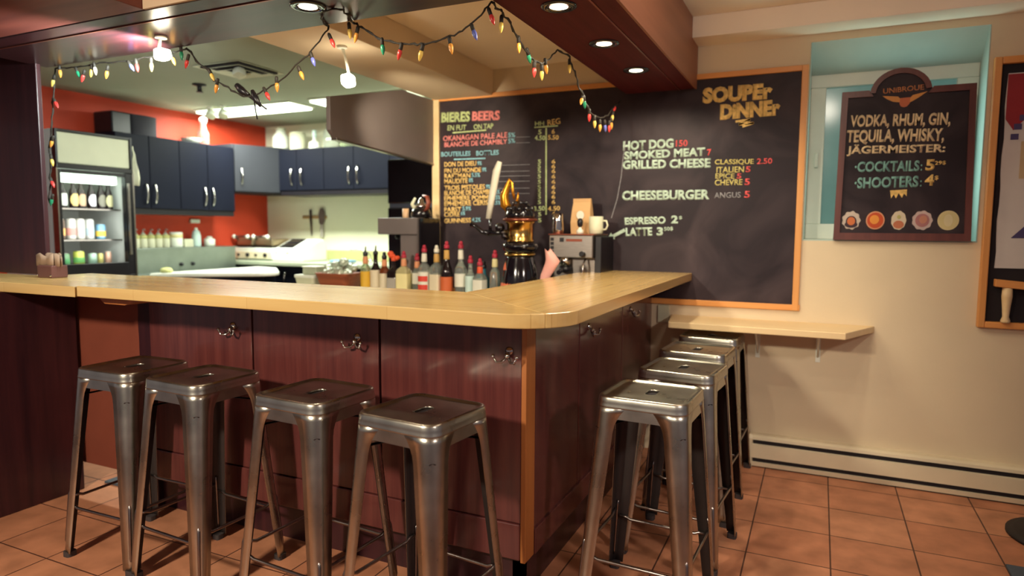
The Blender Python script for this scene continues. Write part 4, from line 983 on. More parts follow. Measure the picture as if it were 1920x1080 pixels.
obj('portafilter', MB().lathe([(0.026, 1.105), (0.036, 1.11), (0.037, 1.135)], (-1.385, 3.765, 0), 20).tube([(-1.385, 3.735, 1.122), (-1.38, 3.68, 1.115), (-1.378, 3.64, 1.108)], [0.009, 0.012, 0.014], 10), 'black', em)
obj('steam_wand', MB().tube([(-1.255, 3.765, 1.19), (-1.255, 3.72, 1.15), (-1.257, 3.70, 1.06)], 0.006, 8), 'chrome', em)
obj('cup_shelf', MB().box(-1.485, -1.20, 3.74, 4.03, 1.325, 1.332), 'copper', em, bevel=0.002)
kg = thing('coffee_bag', 'brown kraft coffee bag with a round white sticker on the espresso machine', 'bag', (-1.325, 3.90, 1.332))
bg_ = MB().loops([[(-1.325 + sx * w_, 3.90 + sy * d_, z) for sx, sy in ((1, 1), (-1, 1), (-1, -1), (1, -1))] for w_, d_, z in ((.060, .035, 1.332), (.063, .038, 1.40), (.058, .03, 1.47), (.055, .012, 1.525), (.055, .008, 1.545))], smooth=False)
bg_._add([(-1.38, 3.908, 1.545), (-1.27, 3.908, 1.545), (-1.27, 3.892, 1.545), (-1.38, 3.892, 1.545)], [(0, 1, 2, 3)])
obj('paper', bg_, 'kraft', kg)
obj('sticker', disc(MB(), -1.325, 1.445, 0.024, 0.026, 3.858, 3.861), 'lab_white', kg)
obj('fold', MB().box(-1.381, -1.269, 3.887, 3.892, 1.525, 1.546), 'kraft', kg)
def mug(x, y, z, r, h, m, lab, hand=1, name='mug', cat='mug'):
    t = thing(name, lab, cat, (x, y, z))
    obj('cup', MB().lathe([(r * .8, 0), (r * .95, .006), (r, h * .3), (r, h), (r * .9, h), (r * .88, h * .25), (0.003, h * .2)], (x, y, z), 24), m, t)
    if hand: obj('handle', MB().tube([(x + r * .95, y, z + h * .75), (x + r * 1.5, y, z + h * .75), (x + r * 1.7, y, z + h * .5), (x + r * 1.45, y, z + h * .27), (x + r * .95, y, z + h * .25)], 0.006, 8), m, t)
    return t
mug(-1.218, 3.84, 1.332, 0.042, 0.105, 'cream', 'cream mug upside the bag on top of the espresso machine')
pt_ = thing('milk_pitcher', 'steel milk pitcher standing at the left of the espresso machine top', 'pitcher', (-1.447, 3.80, 1.332))
obj('vessel', MB().lathe([(.032, 0), (.036, .005), (.038, .03), (.033, .08), (.034, .122), (.031, .122), (.03, .08), (.003, .02)], (-1.447, 3.80, 1.332), 24), 'chrome', pt_)
obj('handle', MB().tube([(-1.447, 3.834, 1.44), (-1.447, 3.862, 1.43), (-1.447, 3.864, 1.38), (-1.447, 3.836, 1.36)], 0.004, 8), 'chrome', pt_)
sc_ = thing('bottle_stopper', 'small black-topped shaker in front of the kraft coffee bag', 'shaker', (-1.305, 3.80, 1.332))
obj('body', MB().lathe([(.02, 0), (.021, .02), (.010, .032), (.008, .04)], (-1.305, 3.80, 1.332), 16), 'lab_white', sc_)
obj('cap', MB().lathe([(.008, .04), (.016, .052), (.018, .075), (.012, .09), (.002, .094)], (-1.305, 3.80, 1.332), 16), 'black', sc_)
pn = thing('pink_napkin', 'pale pink rolled napkin bundle standing between the beer tower and espresso machine', 'napkin', (-1.36, 3.40, 0.92))
nb = MB(); rings = []
for i, (cx, hw, z) in enumerate(((-1.385, .022, .92), (-1.38, .024, 1.02), (-1.365, .027, 1.10), (-1.335, .035, 1.16), (-1.325, .04, 1.185), (-1.34, .026, 1.22), (-1.352, .016, 1.245))):
    rings.append([(cx + hw * (1 + .15 * math.cos(3 * a)) * math.cos(a), 3.40 + .02 * math.sin(a), z + .01 * math.sin(2 * a)) for a in [2 * math.pi * k / 16 for k in range(16)]])
nb.loops(rings); nb._add(rings[-1], [tuple(range(16))])
obj('roll', nb, 'pink', pn)

# coffee brewer
cbw = thing('coffee_brewer', 'tall commercial coffee brewer with an overhanging dark steel head', 'coffee maker', (-2.53, 3.80, 0.92))
obj('head', MB().box(-2.70, -2.375, 3.70, 3.95, 1.318, 1.428), 'grey_panel', cbw, bevel=0.006)
obj('tower', MB().box(-2.532, -2.375, 3.72, 3.95, 0.92, 1.318), 'grey_panel', cbw, bevel=0.004)
obj('side_panel', MB().box(-2.3745, -2.365, 3.705, 3.95, 0.92, 1.425), 'blackgloss', cbw)
obj('trim', MB().box(-2.384, -2.372, 3.697, 3.703, 0.94, 1.425), 'brushed', cbw)
obj('nozzle', MB().lathe([(.012, 1.285), (.02, 1.30), (.02, 1.318)], (-2.62, 3.82, 0), 14), 'black', cbw)
obj('base', MB().box(-2.70, -2.533, 3.70, 3.95, 0.92, 0.955), 'black', cbw, bevel=0.004)
obj('warmer', MB().lathe([(.06, .955), (.06, .962)], (-2.615, 3.82, 0), 24), 'black', cbw)
cp_ = thing('coffee_pot', 'black coffee pot with chrome lid and brown handle on the brewer', 'coffee pot', (-2.42, 3.80, 1.428))
obj('bowl', MB().lathe([(.055, 0), (.066, .01), (.068, .03), (.058, .055), (.04, .07)], (-2.42, 3.80, 1.428), 28), 'blackgloss', cp_)
obj('lid', MB().lathe([(.04, .07), (.036, .085), (.018, .1), (.014, .125), (.004, .135)], (-2.42, 3.80, 1.428), 20), 'chrome', cp_)
obj('handle', MB().tube([(-2.375, 3.77, 1.47), (-2.345, 3.76, 1.49), (-2.335, 3.76, 1.53), (-2.35, 3.765, 1.565), (-2.385, 3.775, 1.575)], [.012, .016, .018, .017, .012], 10, flat=.6), solid('brown_bakelite', (128, 62, 46), .4), cp_)
obj('spout', MB().tube([(-2.46, 3.79, 1.49), (-2.48, 3.785, 1.52), (-2.455, 3.785, 1.56)], [.016, .012, .008], 8), 'cream', cp_)
mug(-2.515, 3.76, 1.428, 0.021, 0.062, solid('peach_cup', (216, 178, 140), .5), 'small peach cup beside the black coffee pot on the brewer', 0, 'espresso_cup', 'cup')

# basket of film-wrapped things, plastic tub
bk = thing('wicker_basket', 'reddish wicker basket on the back counter left of the liquor bottles', 'basket', (-2.94, 3.60, 0.92))
bw = MB()
rings = [[(-2.94 + sx * w_, 3.60 + sy * d_, z) for sx, sy, _ in [(p[0], p[1], 0) for p in rsq(1, .35, 0, 4)]] for w_, d_, z in ((.095, .08, .92), (.115, .095, .985), (.138, .11, 1.05), (.144, .115, 1.058), (.136, .108, 1.058), (.11, .09, .985), (.09, .075, .935))]
bw.loops(rings); bw._add(rings[0], [tuple(range(20))[::-1]]); bw._add(rings[-1], [tuple(range(20))])
obj('weave', bw, 'basket', bk)
spots_ = [(-.085, -.03, .02), (-.03, -.055, .03), (.03, -.05, .035), (.085, -.03, .02), (-.06, .035, .05), (0.0, .03, .075), (.06, .035, .055), (-.02, -.01, .07), (.035, 0.0, .09), (-.085, .0, .055), (.085, .03, .06)]
desc = ['front left corner', 'front, left of centre', 'front, right of centre', 'front right corner', 'back left', 'back centre', 'back right', 'middle of the heap', 'very top of the heap', 'left edge', 'right edge']
for (dx, dy, dz), ds in zip(spots_, desc):
    b = MB().ball((0, 0, 0), 0.036, n=12, k=8, sz=.85)
    b.v = [tuple(Vector(v) * (1 + random.uniform(-.16, .16))) for v in b.v]
    b.v = [(v[0] - 2.94 + dx, v[1] + 3.60 + dy, v[2] + 1.035 + dz) for v in b.v]
    b.s = [False] * len(b.s)
    tag(obj('wrapped_snack', b, 'foil', loc=(-2.94 + dx, 3.60 + dy, 1.0 + dz)), 'crinkled clear-wrapped snack in the basket, ' + ds, 'snack', 'wrapped snacks heaped in the basket')
tbx = thing('plastic_tub', 'pale translucent tub with a white lid left of the wicker basket', 'tub', (-3.18, 3.60, 0.92))
obj('body', MB().loops([rsq(.07, .02, 0, 4), rsq(.085, .02, .10, 4)]), 'cream', tbx, W=False)
obj('lid', MB().prism([p[:2] for p in rsq(.09, .022, 0, 4)], .10, .118, 'z'), 'white', tbx, W=False)
tb2 = thing('plastic_box', 'small pale box stacked on the tub left of the basket', 'box', (-3.17, 3.61, 1.038))
obj('body', MB().box(-.06, .06, -.05, .05, 0, .05), 'counter', tb2, W=False, bevel=.006)
obj('lid', MB().box(-.064, .064, -.054, .054, .05, .058), 'white', tb2, W=False, bevel=.003)

# napkin holder at the counter end
nh = thing('napkin_dispenser', 'brown napkin dispenser with crumpled napkins on the counter by the pillar', 'napkin dispenser', (-3.495, 2.08, 1.102))
obj('case', MB().box(-3.555, -3.435, 2.03, 2.11, 1.102, 1.165), solid('brown_case', (96, 62, 58), .35), nh, bevel=.006)
nn = MB()
for k in range(5):
    y = 2.04 + k * .014
    rings = [[(-3.56 - .012 + (.132 + .03 * math.sin(k)) * i / 8, y + .004 * math.sin(i * 1.7 + k), z + .010 * math.sin(i * .9 + k * 2) * (z > 1.19)) for i in range(9)] for z in (1.160, 1.19, 1.216)]
    nn.loops(rings, close=False)
obj('napkins', nn, solid('brown_napkin', (150, 124, 104), .8), nh, solidify=.002)
for i, x in enumerate((-3.548, -3.442)):
    obj('corner_stud', MB().ball((x, 2.028, 1.115), .006, n=8, k=6), 'chrome', nh)
# ================================================================== display fridge
fx = -4.72
fg = thing('display_fridge', 'tall glass-door drinks fridge with a blank lit header against the red wall', 'fridge', (-5.04, 3.13, 0))
obj('cabinet', MB().box(-5.355, -4.76, 2.855, 2.885, 0, 2.02).box(-5.355, -4.76, 3.375, 3.405, 0, 2.02).box(-5.355, -5.325, 2.885, 3.375, 0, 2.02)
    .box(-5.325, -4.76, 2.885, 3.375, 1.76, 2.02).box(-5.325, -4.76, 2.885, 3.375, 0, 1.03), 'fridgewhite', fg, bevel=.004)
obj('header', MB().box(-4.76, -4.722, 2.87, 3.39, 1.79, 2.0), 'cream', fg, bevel=.006)
obj('header_trim', MB().box(-4.765, -4.715, 2.855, 3.41, 1.755, 1.788).box(-4.765, -4.715, 2.855, 2.868, 1.788, 2.02).box(-4.765, -4.715, 3.392, 3.41, 1.788, 2.02).box(-4.765, -4.715, 2.868, 3.392, 2.002, 2.02), 'black', fg, bevel=.003)
dr = obj('door', MB().box(-4.76, -4.715, 2.855, 2.88, 1.0, 1.75).box(-4.76, -4.715, 3.345, 3.41, 1.0, 1.75).box(-4.76, -4.715, 2.88, 3.345, 1.725, 1.75).box(-4.76, -4.715, 2.88, 3.345, 0.08, 1.095).box(-4.76, -4.715, 2.855, 2.88, 0.08, 1.0).box(-4.76, -4.715, 3.345, 3.41, 0.08, 1.0), 'black', fg, bevel=.003)
obj('door_edge', MB().box(-4.766, -4.71, 2.848, 2.857, 0.08, 1.755).box(-4.766, -4.71, 3.40, 3.412, 0.08, 1.755), 'brushed', dr)
obj('pane', MB().box(-4.735, -4.731, 2.88, 3.345, 1.095, 1.725), 'pane', dr)
obj('handle', MB().box(-4.715, -4.695, 3.352, 3.366, 1.15, 1.68), 'brushed', dr, bevel=.003)
obj('lamp', MB().box(-4.82, -4.77, 2.90, 3.32, 1.665, 1.735), 'fridgelamp', fg, bevel=.01)
area('fridge_glow', (-4.778, 3.11, 1.42), 0.40, 3.4, (1.0, 1.0, 0.95), sizey=0.6, rot=(R(90), 0, R(90)))  # added unseen area lamp facing the shelves to brighten the fridge interior
for z in (1.485, 1.262, 1.075):
    obj('shelf', MB().box(-5.32, -4.815, 2.887, 3.373, z - .008, z + .002), 'brushed', fg)
def beer_bottle(x, y, z, lc, lab, body='dark_glass'):
    t = thing('beer_bottle', lab, 'bottle', (x, y, z), 0, 'beer bottles on the top fridge shelf')
    obj('glass', MB().lathe([(.026, 0), (.029, .005), (.029, .10), (.024, .125), (.013, .15), (.012, .19), (.013, .192)], n=16), body, t, W=False)
    obj('cap', MB().lathe([(.0135, .190), (.014, .192), (.0135, .199), (.010, .201)], n=14), 'chrome', t, W=False)
    lb_ = MB().loops([[( (.0297) * math.cos(a) , .0297 * math.sin(a), zz) for a in [R(-75 * k + 150 * k * i / 10) for i in range(11)]] for zz, k in ((.018, .45), (.035, .8), (.06, .95), (.085, .8), (.103, .45))], close=False)
    obj('paper_label', lb_, lc, t, W=False)
    return t
for i, (y, c, nm) in enumerate(((2.905, (206, 190, 96), 'yellow-green oval label, at the left end'), (2.972, (190, 192, 186), 'pale grey oval label, second from the left'), (3.048, (208, 176, 110), 'golden oval label, third from the left'), (3.103, (176, 140, 112), 'tan oval label, middle of the shelf'),
                          (3.178, (206, 200, 210), 'lilac white oval label, right of middle'), (3.25, (112, 108, 96), 'dark grey label, second from the right'), (3.308, (176, 170, 130), 'pale olive label, at the right end'))):
    beer_bottle(-4.86, y, 1.487, solid('beerlab_%d' % i, c, .5), 'beer bottle on the top fridge shelf, ' + nm)
def can(x, y, z, c, lab, h=.118, r=.031, top='chrome', c2=None):
    t = thing('drink_can', lab, 'can', (x, y, z), 0, 'cans and tubs on the lower fridge shelves')
    obj('body', MB().lathe([(r * .82, 0), (r, .01), (r, h - .012), (r * .82, h - .002)], n=20), solid('can_%d_%d_%d' % c, c, .3, metal=.3), t, W=False)
    obj('lid', MB().lathe([(r * .82, h - .002), (r * .84, h), (r * .7, h), (r * .68, h - .003)], n=20), top, t, W=False)
    if c2: obj('band', MB().loops([[((r + .0008) * math.cos(a), (r + .0008) * math.sin(a), z_) for a in [2 * math.pi * k / 20 for k in range(20)]] for z_ in (h * .2, h * .55)]), solid('can_%d_%d_%d' % c2, c2, .4), t, W=False)
can(-4.86, 2.955, 1.264, (96, 76, 66), 'slim brown can at the left of the middle fridge shelf', .145, .022, c2=(206, 150, 90))
can(-4.86, 3.020, 1.264, (196, 190, 184), 'tall silver can, first of three in the fridge', .150, .031, c2=(186, 130, 124))
can(-4.86, 3.085, 1.264, (190, 186, 180), 'tall silver can, middle of three in the fridge', .150, .031)
can(-4.86, 3.152, 1.264, (184, 184, 182), 'tall silver can, right of three in the fridge', .148, .031, c2=(150, 166, 176))
can(-4.86, 3.235, 1.264, (116, 160, 190), 'blue can with a yellow band on the middle fridge shelf', .112, .034, c2=(216, 176, 70))
can(-4.86, 2.965, 1.077, (96, 128, 96), 'dark green can at the left of the bottom fridge shelf', .09, .032, c2=(84, 150, 96))
can(-4.86, 3.065, 1.077, (176, 180, 80), 'lime green can on the bottom fridge shelf', .105, .036, c2=(96, 156, 84))
can(-4.86, 3.165, 1.077, (150, 176, 160), 'pale mint can on the bottom fridge shelf', .088, .030)
can(-4.86, 3.225, 1.077, (190, 180, 110), 'straw-coloured can on the bottom fridge shelf', .085, .02)
can(-4.86, 3.285, 1.077, (206, 160, 140), 'pink white-topped can at the right of the bottom fridge shelf', .095, .022, top='white')
rg = thing('dish_towel', 'pale cloth hanging down the right side of the drinks fridge', 'towel', (-4.74, 3.43, 1.70))
rings = [[(-4.735 + .012 * math.sin(i * 1.1 + k), 3.418 + (.014 + .05 * k / 5) * i / 5 + .006 * math.sin(k * 2.1), 1.96 - .058 * k) for i in range(6)] for k in range(6)]
obj('cloth', MB().loops(rings, close=False), 'cream', rg, solidify=.003)

# ================================================================== wall cabinets
def handle(mb, x, y, z0, z1, face):
    n = 8; pts = []
    for i in range(n + 1):
        t = i / n; o = .006 + .022 * math.sin(math.pi * t)
        z = z0 + (z1 - z0) * t
        pts.append((x + o, y, z) if face == 'x' else (x, y - o, z))
    return mb.tube(pts, [.005] + [.0075] * (n - 1) + [.005], 8)
cA = thing('wall_cabinet', 'long navy wall cabinet with two pairs of doors on the red wall', 'cabinet', (-5.2, 4.1, 1.46))
obj('carcass', MB().box(-5.358, -5.05, 3.50, 4.66, 1.51, 2.10), 'navy', cA)
obj('light_rail', MB().box(-5.358, -5.04, 3.50, 4.655, 1.462, 1.51), 'black', cA, bevel=.003)
for y0, y1, hy in ((3.50, 3.785, 3.745), (3.79, 4.07, 3.825), (4.075, 4.36, 4.318), (4.365, 4.66, 4.405)):
    d = obj('door', MB().box(-5.05, -5.03, y0, y1, 1.51, 2.10), 'navy', cA, bevel=.003)
    obj('handle', handle(MB(), -5.03, hy, 1.545, 1.715, 'x'), 'chrome', d)
cB = thing('corner_cabinet', 'slate grey corner wall cabinet between the red and the cream wall', 'cabinet', (-5.1, 5.1, 1.69))
obj('carcass', MB().prism([(-5.358, 4.665), (-5.055, 4.665), (-4.875, 5.068), (-4.875, 5.398), (-5.358, 5.398)], 1.69, 2.14, 'z'), 'slate', cB)
d = obj('door', MB().prism([(-5.03, 4.668), (-4.85, 5.055), (-4.868, 5.064), (-5.05, 4.676)], 1.70, 2.135, 'z'), 'slate', cB, bevel=.002)
hb = MB(); hx_, hy_ = -5.005, 4.722
hb.tube([(hx_ + .004 + .022 * math.sin(math.pi * i / 8), hy_ - .009 * math.sin(math.pi * i / 8), 1.76 + .16 * i / 8) for i in range(9)], .0075, 8)
obj('handle', hb, 'chrome', d)
cC = thing('wall_cabinet', 'navy wall cabinet with two pairs of doors on the cream kitchen wall', 'cabinet', (-4.2, 5.2, 1.68))
obj('carcass', MB().box(-4.85, -3.10, 5.07, 5.398, 1.72, 2.115), 'navy', cC)
obj('light_rail', MB().box(-4.845, -3.10, 5.06, 5.398, 1.672, 1.72), 'black', cC, bevel=.003)
for x0, x1, hx in ((-4.85, -4.63, -4.685), (-4.625, -4.30, -4.562), (-4.295, -3.95, -3.992), (-3.945, -3.55, -3.895), (-3.545, -3.10, -3.2)):
    d = obj('door', MB().box(x0, x1, 5.05, 5.07, 1.72, 2.115), 'navy', cC, bevel=.003)
    obj('handle', handle(MB(), hx, 5.05, 1.765, 1.94, 'y'), 'chrome', d)
spk = thing('speaker', 'black box speaker lying on the navy cabinet by the red wall', 'speaker', (-5.2, 3.74, 2.10))
obj('cabinet', MB().box(-5.34, -5.12, 3.54, 3.93, 2.10, 2.275), 'black', spk, bevel=.012)
gr = MB().prism([(-5.12, 3.70)] + [(-5.12 + .035 * math.sin(R(a)), 3.815 - .115 * math.cos(R(a))) for a in range(15, 180, 15)] + [(-5.12, 3.93)], 2.108, 2.268, 'z')
obj('grille', gr, solid('speaker_cloth', (40, 38, 46), .8), spk)
# things on top of the cabinets
jr = thing('glass_jar', 'tall clear glass jar with a bulbous neck on the navy cabinet', 'jar', (-5.15, 4.43, 2.10))
obj('glass', MB().lathe([(.045, 0), (.05, .01), (.05, .11), (.028, .15), (.024, .19), (.03, .215)], (-5.15, 4.43, 2.10), 20), 'clear_glass', jr)
obj('stopper', MB().lathe([(.022, .2), (.034, .22), (.034, .24), (.01, .255)], (-5.15, 4.43, 2.10), 16), 'white', jr)
dsh = thing('bowl', 'low white bowl on the navy cabinet beside the glass jar', 'bowl', (-5.14, 4.29, 2.10))
obj('dish', MB().lathe([(.04, 0), (.075, .02), (.09, .045), (.086, .045), (.06, .02), (.003, .012)], (-5.14, 4.29, 2.10), 24), 'white', dsh)
def topjar(name, x, y, z, prof, m, lab, cat, cap=None):
    t = thing(name, lab, cat, (x, y, z))
    obj('body', MB().lathe(prof, (x, y, z), 20), m, t)
    if cap: obj('lid', MB().lathe(cap[0], (x, y, z), 18), cap[1], t)
topjar('plastic_jug', -4.96, 5.2, 2.14, [(.075, 0), (.08, .02), (.08, .12), (.05, .16), (.045, .2)], 'white', 'white plastic jug on the corner cabinet nearest the red wall', 'jug', ([(.048, .19), (.048, .215), (.02, .22)], 'cream'))
topjar('storage_jar', -4.74, 5.2, 2.115, [(.075, 0), (.08, .01), (.08, .16), (.07, .165)], 'cream', 'squat cream storage jar right of the white jug', 'jar', ([(.074, .165), (.074, .18), (.02, .182)], 'cream'))
topjar('spray_bottle', -4.53, 5.2, 2.115, [(.05, 0), (.055, .01), (.055, .07), (.02, .09), (.018, .12)], 'white', 'small white bottle with a grey band on the navy cabinet', 'bottle', ([(.022, .12), (.022, .19), (.01, .195)], 'lab_pale'))
topjar('glass_canister', -4.33, 5.22, 2.115, [(.075, 0), (.08, .01), (.08, .17), (.055, .2), (.055, .21)], 'clear_glass', 'tall clear glass canister with a shiny lid on the navy cabinet', 'canister', ([(.058, .21), (.06, .235), (.03, .25)], 'chrome'))
topjar('glass_canister', -4.13, 5.2, 2.115, [(.07, 0), (.075, .01), (.075, .15), (.065, .165)], 'green_clear_glass', 'shorter clear glass canister near the grey hood panel', 'canister', ([(.068, .165), (.068, .18), (.03, .185)], 'cream'))

# ================================================================== kitchen counters
kc = thing('kitchen_counter', 'grey-green topped kitchen counter with navy base cabinets along the cream wall', 'counter', (-4.2, 5.1, 0))
obj('worktop', MB().box(-5.355, -3.05, 4.77, 5.397, 1.0, 1.035), 'counter', kc, bevel=.004)
tag(obj('backsplash_strip', MB().box(-5.355, -3.05, 5.375, 5.398, 1.036, 1.135), 'splash', bevel=.003, loc=(-4.2, 5.386, 1.036)), 'olive backsplash strip along the foot of the cream kitchen wall', 'backsplash')
obj('base_cabinet', MB().box(-5.35, -3.06, 4.82, 5.395, 0, 1.0), 'navy', kc)
d = obj('door', MB().box(-4.72, -4.30, 4.80, 4.82, .15, .985), 'navy', kc, bevel=.003)
obj('handle', handle(MB(), -4.555, 4.80, .79, .945, 'y'), 'chrome', d)
d = obj('door', MB().box(-5.15, -4.725, 4.80, 4.82, .15, .985), 'navy', kc, bevel=.003)
sk = thing('sink_unit', 'stainless sink with a high back ledge along the red wall', 'sink', (-5.1, 4.1, 0))
obj('basin', MB().box(-5.16, -5.13, 3.44, 4.74, .97, 1.17).box(-5.13, -4.84, 3.44, 3.46, .97, 1.0).box(-5.16, -4.84, 3.44, 4.74, .955, .97), 'sink', sk, bevel=.003)
obj('back_ledge', MB().box(-5.357, -5.13, 3.44, 4.76, 1.165, 1.178), 'sink', sk, bevel=.003)
obj('stand', MB().box(-5.355, -5.17, 3.45, 4.74, 0, 1.165).box(-5.16, -4.9, 3.45, 4.74, 0, .955), 'navy', sk)
hb = MB()
for y in (4.13, 4.25):
    b = MB().lathe([(.018, 0), (.014, .02), (.006, .03)], (0, 0, 0), 12); b.v = [(-5.13 + z, y + y_, 1.03 + x) for x, y_, z in b.v]
    obj('valve', b, 'black', sk)
wc = thing('white_counter', 'bright white counter leaf with a rounded end in front of the sink', 'counter', (-4.6, 4.0, 0))
obj('worktop', MB().prism([(-4.84, 3.60), (-4.42, 3.93)] + arc(-4.30, 4.22, .16, -60, 60, 8) + [(-4.55, 4.68), (-4.84, 4.74)], .955, .99, 'z'), 'white', wc, bevel=.01)
obj('cabinet', MB().prism([(-4.83, 3.64), (-4.42, 3.98), (-4.24, 4.22), (-4.55, 4.66), (-4.83, 4.70)], 0, .955, 'z'), 'navy', wc)
sb = thing('sponge_cloth', 'crumpled yellow-green cloth on the near end of the white counter', 'cloth', (-4.80, 3.66, .99))
b = MB().ball((-4.79, 3.72, 1.005), .05, n=14, k=8, sz=.5); b.v = [(v[0] + random.uniform(-.006, .006), v[1], max(.99, v[2] + random.uniform(-.006, .006))) for v in b.v]
obj('cloth', b, solid('lime_cloth', (196, 196, 130), .8), sb)
# things on the sink ledge
for i in range(6):
    y = 3.72 + i * .072
    t = thing('syrup_bottle', ['leftmost pale pump bottle on the sink ledge beside the fridge', 'second pale pump bottle from the fridge on the sink ledge', 'third pale pump bottle from the fridge on the sink ledge', 'fourth pale pump bottle from the fridge on the sink ledge', 'fifth pale pump bottle from the fridge on the sink ledge', 'pale pump bottle on the sink ledge next to the white tub'][i], 'bottle', (-5.25, y, 1.178), 0, 'row of pale pump bottles on the sink ledge')
    obj('body', MB().lathe([(.03, 0), (.033, .006), (.033, .095), (.02, .115), (.014, .12)], n=14), 'cream', t, W=False)
    obj('collar', MB().lathe([(.0335, .08), (.0336, .1), (.024, .113)], n=14), solid('olive_label', (190, 186, 120), .6), t, W=False)
    obj('pump', MB().lathe([(.014, .12), (.014, .13), (.004, .133), (.004, .16)], n=10).tube([(0, 0, .158), (.02, 0, .16), (.028, 0, .152)], .004, 6), 'lab_grey', t, W=False)
topjar('white_tub', -5.25, 4.185, 1.178, [(.05, 0), (.055, .008), (.055, .13), (.05, .135)], 'white', 'tall white tub with a yellow band on the sink ledge', 'tub', ([(.056, .085), (.056, .115), (.0555, .116)], 'lab_straw'))
topjar('soap_bottle', -5.25, 4.40, 1.178, [(.036, 0), (.04, .01), (.04, .10), (.03, .14), (.014, .155)], 'lab_pale', 'pale green soap bottle with a pointed top on the sink ledge', 'bottle', ([(.014, .155), (.014, .17), (.004, .176)], 'white'))
bx_ = thing('tissue_box', 'low pale box on the sink ledge left of the soap bottle', 'box', (-5.26, 4.295, 1.178))
obj('carton', MB().box(-5.30, -5.22, 4.25, 4.345, 1.178, 1.25), 'cream', bx_, bevel=.004)
obj('opening', MB().box(-5.285, -5.235, 4.27, 4.325, 1.249, 1.252), 'slot', bx_)
topjar('white_pot', -5.25, 4.545, 1.178, [(.04, 0), (.05, .01), (.05, .065), (.044, .07), (.03, .075)], 'white', 'round white pot on the sink ledge nearest the grill', 'pot', ([(.03, .075), (.025, .09), (.01, .095)], 'white'))
wh = thing('wall_outlet', 'small white box on the red wall under the navy cabinet', 'outlet', (-5.355, 4.47, 1.41))
obj('plate', MB().box(-5.36, -5.335, 4.42, 4.52, 1.395, 1.43), 'white', wh, bevel=.004)
# panini grill, toaster
pg = thing('panini_grill', 'double panini grill with two ribbed lids and a white base', 'grill', (-5.14, 5.0, 1.035))
obj('base', MB().box(-5.35, -4.835, 4.92, 5.25, 1.045, 1.16), 'white', pg, bevel=.008)
obj('front_panel', MB().box(-5.335, -4.85, 4.912, 4.921, 1.055, 1.12), 'heater', pg, bevel=.003)
obj('foot', MB().box(-5.33, -4.855, 4.95, 5.22, 1.035, 1.046), 'black', pg)
for x0, x1 in ((-5.345, -5.105), (-5.085, -4.845)):
    l = obj('lid', MB().box(x0 + .01, x1 - .01, 4.945, 5.22, 1.172, 1.25), solid('grill_lid_steel', (170, 150, 120), .35, metal=.8), pg, bevel=.014)
    obj('plate', MB().box(x0, x1, 4.93, 5.23, 1.16, 1.173), 'black', l)
    obj('handle', MB().tube([(x0 + .03, 4.945, 1.24), (x0 + .03, 4.905, 1.268), (x1 - .03, 4.905, 1.268), (x1 - .03, 4.945, 1.24)], .012, 8), 'brushed', l)
    for x in (x0 + .03, x1 - .03): obj('handle_end', MB().ball((x, 4.90, 1.268), .021, n=10, k=6), 'white', l)
for i, x in enumerate((-5.27, -5.15, -5.04, -4.92)):
    b = MB().lathe([(.012 if i % 2 == 0 else .02, 0), (.012 if i % 2 == 0 else .018, .014)], (0, 0, 0), 12); b.v = [(x + x_, 4.912 - z, 1.088 + y_) for x_, y_, z in b.v]
    obj('knob', b, 'black', pg)
to = thing('toaster', 'white four-slot toaster beside the panini grill', 'toaster', (-4.62, 5.0, 1.035))
obj('shell', MB().prism([(4.885, 1.035), (4.895, 1.12), (4.925, 1.155), (5.14, 1.245), (5.20, 1.245), (5.235, 1.20), (5.235, 1.035)], -4.815, -4.43, 'x'), 'white', to, bevel=.014)
obj('slot_plate', MB().prism([(4.945, 1.163), (5.135, 1.243), (5.133, 1.249), (4.943, 1.169)], -4.78, -4.60, 'x'), 'black', to)
obj('slot', MB().prism([(4.985, 1.187), (5.01, 1.1975), (5.009, 1.2), (4.984, 1.1895)], -4.77, -4.61, 'x').prism([(5.07, 1.2225), (5.095, 1.233), (5.094, 1.2355), (5.069, 1.225)], -4.77, -4.61, 'x'), 'chrome', to)
for x in (-4.76, -4.62, -4.49):
    obj('control', MB().box(x - .022, x + .022, 4.893, 4.915, 1.095, 1.13), 'lab_grey' if x == -4.62 else 'cream', to, bevel=.004)
fc = thing('kitchen_faucet', 'thin chrome gooseneck faucet on the kitchen counter', 'faucet', (-3.95, 5.3, 1.035))
obj('spout', MB().tube([(-3.95, 5.30, 1.05), (-3.95, 5.30, 1.09), (-3.97, 5.28, 1.125), (-4.03, 5.24, 1.15), (-4.09, 5.2, 1.155), (-4.11, 5.19, 1.14)], .008, 8), 'chrome', fc)
obj('base', MB().lathe([(.026, 0), (.022, .015), (.012, .02)], (-3.95, 5.30, 1.035), 14), 'chrome', fc)
bl = thing('blue_cloth', 'folded blue cloth on the kitchen counter behind the basket', 'cloth', (-4.08, 5.06, 1.035))
b = MB().box(-4.20, -3.98, 4.99, 5.12, 1.035, 1.058)
obj('cloth', b, solid('blue_textile', (120, 160, 190), .9), bl, bevel=.01)
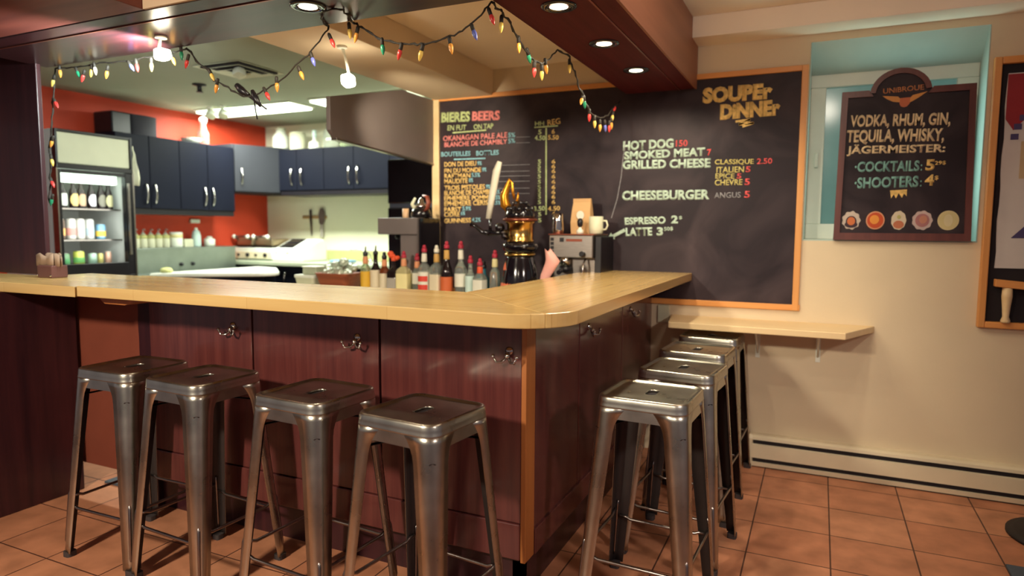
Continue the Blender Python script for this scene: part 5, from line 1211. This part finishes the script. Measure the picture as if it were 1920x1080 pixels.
# knives on the wall
kr = thing('knife_rail', 'short wooden knife rail on the cream kitchen wall', 'knife rack', (-4.72, 5.4, 1.46))
obj('rail', MB().box(-4.87, -4.56, 5.385, 5.40, 1.45, 1.482), 'foldwood', kr, bevel=.003)
k1 = thing('kitchen_knife', 'slim dark knife hanging on the wooden rail', 'knife', (-4.757, 5.38, 1.29))
obj('blade', MB().prism([(-4.77, 1.42), (-4.745, 1.42), (-4.748, 1.29), (-4.756, 1.27)], 5.381, 5.3845, 'y'), 'darksteel', k1)
obj('handle', MB().box(-4.77, -4.745, 5.374, 5.3848, 1.42, 1.545), 'black', k1, bevel=.004)
k2 = thing('cleaver', 'broad grey cleaver hanging at the right end of the wooden rail', 'cleaver', (-4.61, 5.38, 1.3))
obj('blade', MB().prism([(-4.65, 1.41), (-4.655, 1.50), (-4.635, 1.555), (-4.60, 1.56), (-4.575, 1.52), (-4.575, 1.43), (-4.60, 1.39), (-4.635, 1.39)], 5.379, 5.3845, 'y'), solid('grey_blade', (126, 116, 110), .4, metal=.6), k2)
obj('handle', MB().box(-4.632, -4.595, 5.372, 5.3848, 1.265, 1.395), 'lab_grey', k2, bevel=.006)
# tall black refrigerator behind the brewer
rf = thing('refrigerator', 'tall black refrigerator behind the coffee brewer', 'refrigerator', (-2.75, 4.6, 0))
obj('body', MB().box(-3.02, -2.475, 4.31, 4.9, 0, 1.885), 'black', rf, bevel=.008)
obj('door', MB().box(-3.02, -2.475, 4.27, 4.307, .05, 1.515), 'blackgloss', rf, bevel=.01)
obj('door', MB().box(-3.02, -2.475, 4.27, 4.307, 1.545, 1.88), 'blackgloss', rf, bevel=.01)
obj('gasket', MB().box(-3.01, -2.485, 4.28, 4.307, 1.512, 1.548), solid('slate_trim', (64, 68, 84), .4), rf)

# ================================================================== bottom right odds
ib = thing('table_base', 'black cast-iron pedestal base at the lower right corner', 'table', (1.06, 3.60, 0))
obj('foot', MB().lathe([(.235, 0), (.235, .012), (.2, .022), (.06, .035), (.035, .05)], (1.06, 3.60, 0), 40), 'iron', ib)
obj('column', MB().lathe([(.03, .05), (.03, .70), (.08, .72)], (1.06, 3.60, 0), 20), 'iron', ib)
fm = obj('floor_mat', MB().box(.745, 1.6, 2.3, 3.22, 0, .01), 'mat', loc=(1.1, 2.8, 0)); tag(fm, 'blue-grey floor mat at the bottom right corner', 'mat')
fm2 = obj('floor_mat', MB().box(-3.40, -2.95, 2.22, 2.9, 0, .012), 'mat', loc=(-3.2, 2.5, 0)); tag(fm2, 'blue-grey floor mat behind the hatch door', 'mat')
